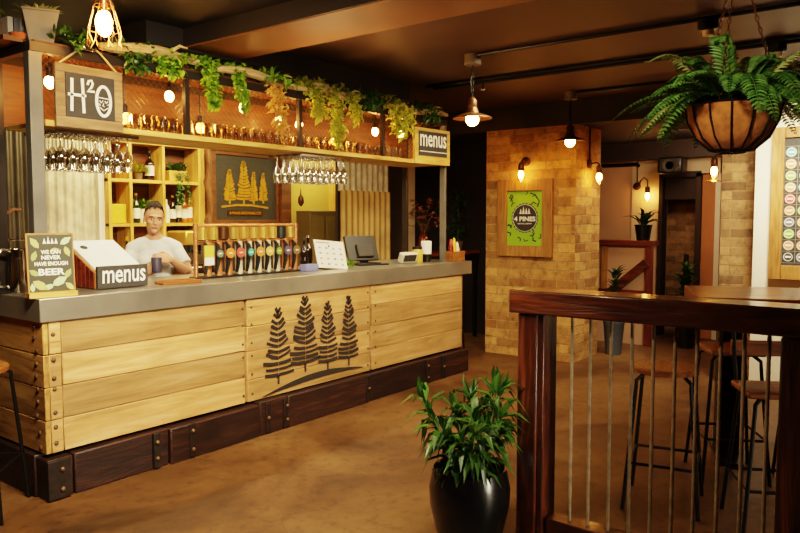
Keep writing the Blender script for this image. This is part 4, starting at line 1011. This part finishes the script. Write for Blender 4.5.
t = thing('cage_pendant', 'glowing wire cage pendant hanging above the water sign', 'pendant lamp', (2.125, 3.58, 2.75))
mb = MB(); zt, zm, zb, rm_ = -.02, -.19, -.315, .085
for k in range(8):
    a = 2*PI*k/8; c, s = math.cos(a), math.sin(a)
    mb.tube([(c*.02, s*.02, zt-.02), (c*.05, s*.05, zt-.09), (c*.082, s*.082, zm-.04), (c*.086, s*.086, zb+.05), (c*.07, s*.07, zb+.01)], .0024, 6)
    a2 = a + PI/8; mb.tube([(c*.086, s*.086, zb+.05), (math.cos(a2)*.088, math.sin(a2)*.088, zb-.01), (math.cos(a+PI/4)*.086, math.sin(a+PI/4)*.086, zb+.05)], .0024, 6)
for r, z in ((.05, zt-.09), (.083, zm-.045)): mb.tube([(math.cos(b)*r, math.sin(b)*r, z) for b in [2*PI*i/20 for i in range(20)]], .0024, 6, closed=True)
part_label(mb.build('wire_cage', 'copper', t), 'copper wire cage')
MB().ell((0, 0, -.20), (.044, .044, .07), 14, 10).build('bulb', 'bulb', t)
MB().lathe([(.02, -.15), (.022, -.06), (.03, -.04), (.03, 0)], n=12).build('lamp_holder', 'copper', t)
def sconce(label, loc, rz, drop=True, kind=0):
    """wall lamp; local -Y points out of the wall"""
    t = thing('wall_lamp', label, 'wall lamp', loc, rz)
    MB().lathe([(.05, 0), (.05, .02), (.035, .03)], ax=(0,-1,0), n=16).build('wall_plate', 'bronze', t)
    if kind == 0: pts = [(0,-.02,0), (0,-.09,.01), (0,-.12,-.01), (0,-.12,-.03)]; by, bz = -.12, -.03
    elif kind == 1: pts = [(0,-.02,0), (.05,-.08,0), (.075,-.09,.07), (.12,-.1,.11), (.165,-.1,.07), (.17,-.1,-.02)]; by, bz = -.1, -.02
    MB().tube(pts, .010, 8).build('arm', 'bronze', t); sx = .17 if kind else 0
    MB().lathe([(.026, -.075), (.032, -.06), (.032, -.01), (.02, .01)], (sx, by, bz), 14).build('lamp_holder', 'bronze', t)
    MB().ell((sx, by, bz - .115), (.03, .03, .046), 12, 8).build('bulb', 'bulb', t)
    MB().lathe([(.02, -.19), (.043, -.165), (.047, -.12), (.036, -.08), (.028, -.07)], (sx, by, bz), 16, cap=False).build('glass_shade', 'lampglass', t)
    return t
sconce('wall lamp with bare bulb above the framed green poster', (7.1, 3.70, 2.14), R(-90))
t = sconce('wall lamp on the shaded side of the brick pier, fed by a conduit', (7.42, 3.126, 2.11), 0)
MB().tube([(0,-.012,.04),(0,-.012,.39)], .008, 6).build('conduit', 'black', t)
t = sconce('gooseneck wall lamp on the far wall above the potted plant', (9.585, 3.35, 1.95), R(-90), kind=1)
MB().tube([(0,-.01,.03),(0,-.01,.35)], .008, 6).build('conduit', 'black', t)
t = sconce('wall lamp on the rough pier below the hanging fern basket', (7.30, 1.70, 2.12), R(180))
MB().lathe([(.085, -.215), (.05, -.20), (.02, -.195)], (0, -.12, -.03), 18).build('reflector_dish', 'brass', t)

# ------------------------------------------------------------------ conduits and ceiling boxes
def conduit(x, y0, label):
    mb = MB().tube([(x, y0, 2.735), (x, -2.5, 2.735)], .014, 8); o = mb.build('ceiling_conduit', 'black'); tag(o, label, 'conduit')
conduit(4.66, 2.84, 'black ceiling conduit running from the nearest bar pendant'); conduit(5.50, 3.9, 'black ceiling conduit, left of the close pair'); conduit(5.62, 3.9, 'black ceiling conduit, right of the close pair'); conduit(6.62, 2.92, 'black ceiling conduit running to the pendant by the brick pier')
for x, y, lb in [(4.66, 1.22, 'grey ceiling junction box left above the fern'), (5.56, 1.0, 'grey ceiling junction box right above the fern')]:
    t = thing('junction_box', lb, 'junction box', (x, y, 2.72)); MB().lathe([(.05, -.06), (.06, -.05), (.06, .0)], n=16).build('box', 'black', t); MB().lathe([(.03, -.09), (.035, -.06)], n=14).build('lamp_socket', 'plaster', t)
t = tag(MB().lathe([(.012, -.09), (.02, -.07), (.012, -.05), (.006, 0)], n=10).build('sprinkler_head', 'steel2'), 'small metal sprinkler head under the paired conduits', 'sprinkler'); t.location = (5.5, 3.3, 2.722)

# ------------------------------------------------------------------ framed poster and badge board
t = thing('framed_poster', 'timber framed lime green poster with round 4 PINES crest on the brick pier', 'poster', (7.099, 3.70, 1.53))
FP = frame((0, 0, 0), (0,-1,0), (0,0,1))
def bx(mb, a0, z0, a1, z1, d0, d1): return mb.box(-d0, -a0, z0, -d1, -a1, z1)
mb = MB(); bx(mb, -.33, -.42, -.215, .42, 0, .05); bx(mb, .215, -.42, .33, .42, 0, .05); bx(mb, -.215, .295, .215, .42, 0, .045); bx(mb, -.215, -.42, .215, -.30, 0, .045)
mb.build('frame', 'oakframe', t, bevel=.004)
mb = MB(); bx(mb, -.215, -.30, .215, .295, .005, .02); mb.build('poster_sheet', C('#8fbf2c', .6), t)
FQ = frame((-.0205, 0, 0), (0,-1,0), (0,0,1)); mb = MB()
for _ in range(26):
    x, y = rnd(-.19, .19), rnd(-.28, .28)
    if x*x + y*y < .03: continue
    a = rnd(0, 6.28); mb.stroke([(x, y), (x + .03*math.cos(a), y + .03*math.sin(a)), (x + .055*math.cos(a+.9), y + .055*math.sin(a+.9))], rnd(.008, .018), FQ, .001)
mb.stroke([(.06,.27),(.12,.25),(.17,.18),(.15,.12)], .014, FQ, .001)
mb.build('leaf_print', C('#26301a', .6), t, smooth=False)
mb = MB(); pts = []
for i in range(48): r = .165 if i % 2 else .152; pts.append((r*math.cos(2*PI*i/48), r*math.sin(2*PI*i/48)))
mb.flat(pts, FQ, .002); cr = mb.build('crest', 'slate', t, smooth=False)
mb = MB().text('4 PINES', .052, (FQ[0] + FQ[3]*.0022 - FQ[2]*.01, *FQ[1:]), .26, .0015, .035).text('BREWING COMPANY', .014, (FQ[0] + FQ[3]*.0022 - FQ[2]*.062, *FQ[1:]), .17, .0015, .02)
FR = (FQ[0] + FQ[3]*.0022, *FQ[1:])
for x, h in ((-.05, .05), (-.017, .075), (.017, .06), (.05, .055)):
    for k in range(4): w = .006 + .005*k; z = .045 + h*(1 - k/4); mb.flat([(x-w, z-h/4), (x+w, z-h/4), (x, z+.004)], FR, .0015)
circ_pts = circ(0, 0, .146, n=40); mb.stroke(circ_pts + circ_pts[:1], .004, FR, .0012)
part_label(mb.build('lettering', 'chalkwhite', cr, smooth=False), 'white lettering 4 PINES with little trees')
t = thing('badge_board', 'timber framed black board of round coloured beer badges on the white wall', 'board', (6.849, .885, 1.07))
mb = MB(); bx(mb, -.35, -.06, -.255, 1.22, 0, .06); bx(mb, .25, -.06, .35, 1.22, 0, .06); bx(mb, -.255, -.06, .25, .06, 0, .05); bx(mb, -.255, 1.13, .25, 1.22, 0, .05)
mb.build('frame', 'oakframe', t, bevel=.004)
mb = MB(); bx(mb, -.255, .06, .25, 1.13, .004, .03); mb.build('panel', 'slate', t)
mb = MB()
for k in range(11): mb.box(-.0315, -.25, .083 + k*.0975 - .0015, -.03, .25, .083 + k*.0975 + .0015)
for k in range(6): mb.box(-.0315, .255 - k*.1 - .0015, .083, -.03, .255 - k*.1 + .0015, 1.06)
mb.build('grid_lines', C('#8a8578'), t, smooth=False)
bcol = ['#3a3a38','#c98a5c','#86b23a','#6a6872','#d98a4a','#cf5248','#d9a25c','#8fae3a','#d9924a','#52a898']
for c in range(5):
    for k in range(10):
        FB2 = frame((-.031, .205 - c*.1, .132 + k*.0975), (0,-1,0), (0,0,1)); mb = MB(); mb.flat(circ(0,0,.041,n=24), FB2, .006); mb.m = 1; cc_ = circ(0,0,.033,n=24); mb.stroke(cc_ + cc_[:1], .004, (FB2[0] + FB2[3]*.006, *FB2[1:]), .001)
        mb.flat([(-.022,-.006),(.022,-.006),(.022,.008),(-.022,.008)], (FB2[0] + FB2[3]*.006, *FB2[1:]), .0012)
        mb.build('badge', [C(bcol[(k + c*3) % 10]), 'white'], t, smooth=False)
# ------------------------------------------------------------------ potted plant on the floor
t = thing('potted_plant', 'bushy green plant in a black glazed pot standing by the timber post', 'potted plant', (2.767, 1.713, 0))
pt = MB().lathe([(.10, 0), (.115, .01), (.155, .10), (.182, .22), (.186, .30), (.172, .37), (.166, .392), (.155, .392), (.158, .36), (.0, .35)], n=40).build('pot', 'blackpot', t)
MB().lathe([(.158, .352), (0, .362)], n=20).build('soil', 'soil', pt)
ms, mb = MB(), MB(); random.seed(11)
for s in range(17):
    a = 2*PI*s/17 + rnd(-.3,.3); r = rnd(.02, .1); h = rnd(.14, .36); lean = rnd(.2, .5)
    b = V((math.cos(a)*r, math.sin(a)*r, .355)); tip = b + V((math.cos(a)*lean*h, math.sin(a)*lean*h, h)); ms.tube([b, b.lerp(tip, .5) + V((0,0,.02)), tip], [.006, .005, .004], 6)
    nl = int(9 + h * 30)
    for k in range(nl):
        u = rnd(.15, 1); p = b.lerp(tip, u) + V((0,0,.02*math.sin(PI*u))); q = k * 2.4 + rnd(-.3, .3); el = rnd(-.35, .45) + (u - .6) * 1.0
        mb.leaf(p, (math.cos(q) + math.cos(a)*.5, math.sin(q) + math.sin(a)*.5, el), (0,0,1), rnd(.12, .17), rnd(.027, .038), rnd(.3, 1.))
    for k in range(4): mb.leaf(tip, (rnd(-.5,.5) + math.cos(a)*.3, rnd(-.5,.5) + math.sin(a)*.3, 1), (math.cos(k), math.sin(k), .1), rnd(.08, .13), .028, .2)
ms.build('stems', 'stem', t); mb.build('foliage', 'leafB', t, fixn=False)

# ------------------------------------------------------------------ timber and rebar railing
t = thing('bar_railing', 'dark varnished timber railing with upright rebar balusters', 'railing', (2.95, 0, 0))
MB().box(0, .36, 1.092, .19, 1.622, 1.2).build('top_rail', 'sleeper_y', t, bevel=.008)
MB().box(.045, .48, .04, .15, 1.44, .14).build('bottom_rail', 'sleeper_y', t, bevel=.006)
MB().box(.02, 1.485, 0, .18, 1.585, 1.092).build('post', 'sleeper_z', t, bevel=.01)
part_label(MB().box(.03, 1.455, 0, .17, 1.484, 1.092).build('post_plank', 'sleeper_z', t, bevel=.006), 'darker plank fixed beside the post')
MB().box(.0, .37, 0, .18, .487, 1.092).build('post', 'sleeper_z', t, bevel=.01)
for y in (1.345, 1.258, 1.164, 1.072, .98, .891, .804, .714, .627, .54):
    mb = MB(); pts = [(.095, y, .13 + k*(.965/60)) for k in range(61)]
    mb.tube(pts, [.0072 if k % 2 else .0086 for k in range(61)], 8, False); mb.build('rebar_baluster', 'rebar', t, sharp=60)
# ------------------------------------------------------------------ stools
def stool(label, loc, rz, zs=.74, back=False, cat='bar stool', square=False):
    t = thing('bar_stool', label, cat, loc, rz)
    if square: MB().box(-.17, -.15, zs - .03, .17, .15, zs).build('seat', 'seatwood', t, bevel=.01)
    else: MB().lathe([(.15, zs - .035), (.165, zs - .03), (.17, zs - .01), (.16, zs), (0, zs - .004)], n=28).build('seat', 'seatwood', t)
    ft = []
    for a, b in ((1,1),(-1,1),(-1,-1),(1,-1)):
        p0 = V((a*.10, b*.10, zs - .034)); p1 = V((a*.135, b*.135, zs - .10)); p2 = V((a*.185, b*.185, 0))
        MB().tube([p0, p0.lerp(p1, .6) + V((a*.012, b*.012, .012)), p1, p2], .0105, 8).build('leg', 'black', t); ft.append(p1.lerp(p2, .62))
    MB().tube(ft, .008, 8, closed=False).tube([ft[3], ft[0]], .008, 8).build('footrest', 'black', t)
    if back:
        for s in (-1, 1): MB().tube([(s*.14, .14, zs - .05), (s*.15, .17, zs + .12), (s*.15, .2, zs + .30)], .01, 8).build('back_post', 'black', t)
        MB().box(-.165, .175, zs + .12, .165, .195, zs + .20).build('back_slat', 'seatwood', t, bevel=.004)
    return t
stool('black legged stool at the left end of the bar, mostly cut off', (1.575, 3.97, 0), R(45), .77)
stool('stool with reddish wooden seat standing left of the high table', (3.88, 1.18, 0), R(12), .745)
stool('stool with orange wooden seat tucked beside the high table pedestal', (4.55, 1.02, 0), R(30), .77, square=True)
stool('high stool with slatted low back near the right railing post', (3.90, .655, 0), R(-62), .70, True, square=True)
stool('stool standing behind the low backed one at the high table', (4.62, .56, 0), R(20), .745)
stool('dark stool in the shadow beyond the right end of the bar', (6.75, 4.52, 0), R(20), .74)
# high table
t = thing('high_table', 'glossy reddish timber high table behind the railing', 'table', (5.175, .464, 0), R(20.8))
MB().box(-.31, -.95, .965, .52, .92, 1.05).build('table_top', 'tabletop', t, bevel=.006)
MB().box(-.06, .62, .02, .06, .76, .985).build('pedestal', 'black', t); MB().box(-.06, -.7, .02, .06, -.56, .985).build('pedestal', 'black', t)
MB().box(-.25, .62, 0, .25, .76, .02).build('foot', 'black', t); MB().box(-.25, -.7, 0, .25, -.56, .02).build('foot', 'black', t)

# ------------------------------------------------------------------ hanging fern basket
random.seed(5)
t = thing('hanging_fern', 'lush fern in a coconut lined wire basket hanging from the ceiling', 'hanging plant', (3.5, .80, 2.03))
pr_ = [(.03, -.205), (.09, -.19), (.15, -.14), (.185, -.07), (.20, 0), (.19, 0), (.17, -.03), (0, -.04)]
MB().lathe(pr_, n=32).build('coconut_liner', 'coco', t)
mb = MB()
for k in range(14):
    a = 2*PI*k/14 + .2; c, s = math.cos(a), math.sin(a); mb.tube([(c*(r+.004), s*(r+.004), z) for r, z in [(.03,-.21),(.09,-.195),(.15,-.143),(.187,-.07),(.202,.005)]], .0045, 6)
for r, z in ((.204, .0), (.06, -.205)): mb.tube([(math.cos(b)*r, math.sin(b)*r, z) for b in [2*PI*i/28 for i in range(28)]], .005, 6, closed=True)
part_label(mb.build('basket_frame', 'black', t), 'dark wire basket ribs')
for k in range(3):
    a = 2*PI*k/3 + 1.0; p = V((math.cos(a)*.2, math.sin(a)*.2, 0)); q = V((0, 0, .68)); mb = MB(); n = 26
    for i in range(n):
        c = p.lerp(q, (i + .5)/n); d = (q - p).normalized(); e = d.cross(V((0,0,1)) if i % 2 else V((math.sin(a), -math.cos(a), .3))).normalized()
        mb.tube([c + d*math.sin(b)*.017 + e*math.cos(b)*.007 for b in [2*PI*j/8 for j in range(8)]], .0022, 4, closed=True)
    mb.build('chain', 'bronze', t)
MB().tube([(0,0,.67),(0,0,.72)], .006, 6).build('hook', 'black', t)
def frond(mb, d, ln, rise, droop, pl=.055, w=.016):
    """arching midrib with paired leaflets shrinking to the tip"""
    d = V((d[0], d[1], 0)).normalized() if len(d) == 2 else V(d); n = 30; pts = []
    for i in range(n + 1):
        u = i / n; pts.append(V((d.x*.05, d.y*.05, -.01)) + V((d.x, d.y, 0))*ln*u*(1 - .12*u) + V((0, 0, rise*math.sin(min(1, u*1.1)*PI*.62) - droop*u*u)))
    mb.tube(pts, [.0028*(1 - .7*i/n) for i in range(n + 1)], 4)
    for i in range(2, n):
        u = i / n; tg = (pts[i+1] - pts[i-1]).normalized(); a = tg.cross(V((0,0,1)))
        if a.length < .05: a = V((d.y, -d.x, 0)) + V((.01,0,0))
        a.normalize(); up = a.cross(tg)
        l = pl * (math.sin(PI*min(1, .16 + u*.86)) ** .7 + .1)
        for s in (-1, 1): mb.leaf(pts[i], a*s + tg*.45 - up*.1, up, l*rnd(.9, 1.1), w*(1 - .35*u), .3)
mb = MB(); mp2 = MB()
for k in range(42):
    a = 2*PI*k/34*1.618*6.1 + rnd(-.2,.2); frond(mb, (math.cos(a), math.sin(a)), rnd(.4, .6), rnd(.07, .18), rnd(.06, .30), rnd(.05, .066), .02)
for k in range(9):
    a = rnd(0, 6.28); frond(mb, (math.cos(a), math.sin(a)), rnd(.16, .28), rnd(.18, .27), 0, .055, .02)
for k in range(12):
    a = 2*PI*k/12 + rnd(-.2,.2); frond(mb, (math.cos(a), math.sin(a)), rnd(.2, .3), rnd(.10, .2), rnd(.0, .08), rnd(.045, .06), .02)
for a in (0, 2.2): frond(mb, (math.cos(a+.6), math.sin(a+.6)), .09, .29, -.01, .06)
rx_, ry_ = .607, -.794
frond(mp2, (rx_, ry_), .42, .26, .02, .07, .024); frond(mp2, (-rx_, -ry_), .40, .24, .02, .055, .02); frond(mp2, (rx_+.5, ry_-.2), .36, .22, .02, .06, .02); frond(mp2, (rx_*.9 - .3, ry_*.9 - .3), .34, .05, .22, .06)
frond(mp2, (-rx_ - .3, -ry_ + .1), .44, .08, .2, .05)
f1 = mb.build('foliage', 'fernleaf', t, fixn=False); part_label(mp2.build('pale_fronds', 'fernpale', t, fixn=False), 'paler fronds')

# ------------------------------------------------------------------ far room
struct('wall_balustrade', MB().box(8.62, 2.82, 0, 8.76, 5.5, 1.2), 'pinkwall', 'low plaster wall below the timber stair cap')
t = thing('stair_balustrade', 'red timber capped stair balustrade with sloping handrail', 'balustrade', (0,0,0))
MB().box(8.56, 2.80, 1.2, 8.80, 5.5, 1.26).build('cap', 'redwood', t, bevel=.004)
MB().box(8.57, 2.80, 0, 8.619, 2.88, 1.2).build('post', 'redwood_z', t, bevel=.004); MB().box(8.59, 3.36, .66, 8.619, 3.43, 1.2).build('post', 'oakframe', t)
MB().box(8.58, 2.88, .60, 8.619, 4.5, .66).build('lower_rail', 'redwood', t)
MB().bar((8.55, 2.86, 1.0), (8.55, 3.42, .52), .05, .1).build('handrail', 'sleeper_y', t)
def strap_plant(label, loc, ph, pr, mat, n, ln, w, pot='blackpot', tall=.0):
    t = thing('pot_plant', label, 'potted plant', loc)
    MB().lathe([(pr*.72, 0), (pr*.95, ph*.9), (pr, ph*.92), (pr, ph), (pr*.9, ph), (0, ph*.9)], n=20).build('pot', pot, t)
    mb = MB()
    for k in range(n):
        a = rnd(0, 2*PI); mb.leaf((rnd(-.02,.02), rnd(-.02,.02), ph*.9 + rnd(0, tall)), (math.cos(a), math.sin(a), rnd(.3, 1.6)), (0,0,1), ln*rnd(.7,1.15), w, rnd(.2,.8))
    if tall: MB().tube([(0,0,ph*.8),(0.01,0,ph+tall)], .008, 6).build('stem', 'stem', t)
    mb.build('foliage', mat, t, fixn=False); return t
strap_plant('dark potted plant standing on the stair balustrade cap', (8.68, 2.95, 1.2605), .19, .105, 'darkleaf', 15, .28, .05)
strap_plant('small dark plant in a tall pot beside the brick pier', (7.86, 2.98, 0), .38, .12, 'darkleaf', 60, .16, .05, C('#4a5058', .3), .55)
strap_plant('leafy dark green plant in front of the brick doorway', (8.78, 2.46, 0), .45, .14, 'leafB', 110, .2, .05, 'blackpot', .5)
t = thing('dining_chair', 'dark wooden chair in front of the brick doorway', 'chair', (9.27, 2.80, 0), R(200))
MB().box(-.2, -.2, .43, .2, .2, .47).build('seat', 'black', t); MB().box(-.2, .17, .85, .2, .2, 1.08).build('backrest', 'black', t)
for a in (-1, 1):
    MB().box(a*.18-.018, .165, 0, a*.18+.018, .2, 1.0).build('leg', 'black', t); MB().box(a*.18-.018, -.2, 0, a*.18+.018, -.165, .43).build('leg', 'black', t)
t = thing('wall_speaker', 'black loudspeaker mounted under the drop beam over the doorway', 'speaker', (9.10, 2.76, 2.17))
MB().box(-.1, -.15, -.1, .149, .15, .105).build('cabinet', 'blackplastic', t, bevel=.03); MB().lathe([(.075, 0), (.08, .006), (.05, -.0)], (-.101, 0, 0), 20, (-1,0,0)).build('driver_cone', C('#262422'), t)
t = tag(MB().tube([(9.58, 4.2, 2.24), (9.58, 3.36, 2.24), (9.55, 3.33, 2.22)], .025, 8).build('wall_conduit', 'black'), 'dark conduit along the top of the far wall', 'conduit')

# ------------------------------------------------------------------ lights
def area(name, loc, target, size, power, color, sy=None, spread=180):
    l = bpy.data.lights.new(name, 'AREA'); l.energy = power; l.color = color; l.size = size; l.spread = R(spread)
    if sy: l.shape = 'RECTANGLE'; l.size_y = sy
    o = bpy.data.objects.new(name, l); col.objects.link(o); o.location = loc
    o.rotation_euler = (V(target) - V(loc)).to_track_quat('-Z', 'Y').to_euler(); return o
def spot(name, loc, target, power, color, ang=70, blend=.6, r=.06):
    l = bpy.data.lights.new(name, 'SPOT'); l.energy = power; l.color = color; l.spot_size = R(ang); l.spot_blend = blend; l.shadow_soft_size = r
    o = bpy.data.objects.new(name, l); col.objects.link(o); o.location = loc
    o.rotation_euler = (V(target) - V(loc)).to_track_quat('-Z', 'Y').to_euler(); return o
WARM = (1, .76, .44); AMB = (1, .68, .36)
area('bar_wash', (1.7, 1.7, 2.65), (3.0, 3.85, .5), 1.4, 72, (1, .8, .52), .3, 100)
area('bar_wash_far', (5.2, 2.5, 2.65), (5.3, 3.85, .6), 1.2, 22, WARM, .3, 110)
area('backbar_strip', (4.0, 5.0, 2.55), (4.1, 5.9, 1.3), 2.4, 48, (1, .74, .34), .25, 150)
area('canopy_under_strip', (4.0, 4.36, 2.0), (4.0, 4.25, 1.0), 3.4, 12, (1, .82, .5), .06, 160)
area('hatch_glow', (6.15, 5.7, 2.2), (6.15, 6.1, 1.4), .5, 6, (1, .82, .35))
area('far_room_area', (8.2, 2.3, 2.45), (9.4, 3.0, 1.0), .6, 16, (1, .68, .42))  # warm area light just under the lowered far room ceiling
area('right_wall_light', (5.9, .9, 2.7), (6.85, 1.0, 1.5), .5, 34, (1, .84, .58), None, 100)
spot('fern_spot', (1.7, .9, 2.45), (3.5, .8, 2.1), 95, (1, .86, .58), 34, .6)  # unseen spot added to brighten the fern from the front
spot('plant_spot', (2.35, .1, 2.6), (2.76, 1.72, .4), 60, (1, .84, .56), 22, .6, .2)
area('side_door_daylight', (2.55, -2.9, .55), (2.75, 1.7, .3), .5, 7, (1, .85, .62), 1.0, 50)
spot('table_spot', (4.6, -.6, 2.6), (4.9, .8, 1.05), 14, (1, .7, .36), 40, .7)  # unseen spot added for the bright table edge
spot('ceiling_fill', (3.5, 3.35, 1.9), (3.7, 2.7, 2.75), 40, (1, .55, .22), 120, .9, .1)  # hidden lamp added to warm the beam underside and ceiling
spot('pier_front_spot', (5.5, 3.3, 2.6), (7.1, 3.7, 1.3), 24, (1, .84, .56), 50, .8)  # unseen spot added to brighten the front of the brick pier
spot('rail_spot', (1.5, 2.3, 2.4), (2.97, 1.25, .9), 60, (1, .74, .44), 36, .8)  # unseen spot added to lift the rail and balusters
spot('bar_end_spot', (5.6, 3.2, 2.7), (5.8, 3.85, .9), 14, (1, .8, .4), 40, .7)
spot('pier_spot', (7.3, 2.1, 2.45), (7.45, 3.15, 1.1), 36, (1, .86, .6), 62)

w = bpy.data.worlds.new('World'); sc.world = w; w.use_nodes = True
w.node_tree.nodes['Background'].inputs[0].default_value = (1, .75, .5, 1); w.node_tree.nodes['Background'].inputs[1].default_value = .1

# ------------------------------------------------------------------ camera
cd = bpy.data.cameras.new('Camera'); cam = bpy.data.objects.new('Camera', cd); col.objects.link(cam)
cam.location = (0, 0, 1.53); pitch = math.atan(48.5/721)
cam.rotation_euler = (PI/2 - pitch, 0, R(37.4) - PI/2)
cd.sensor_width = 36; cd.lens = 721*36/800; cd.clip_start = .05
sc.camera = cam
sc.view_settings.view_transform = 'Filmic'; sc.view_settings.look = 'Medium High Contrast'; sc.view_settings.exposure = 0.6
sc.cycles.use_denoising = True
sc.cycles.max_bounces = 8; sc.cycles.transparent_max_bounces = 16; sc.cycles.sample_clamp_indirect = 6; sc.cycles.caustics_reflective = False; sc.cycles.caustics_refractive = False
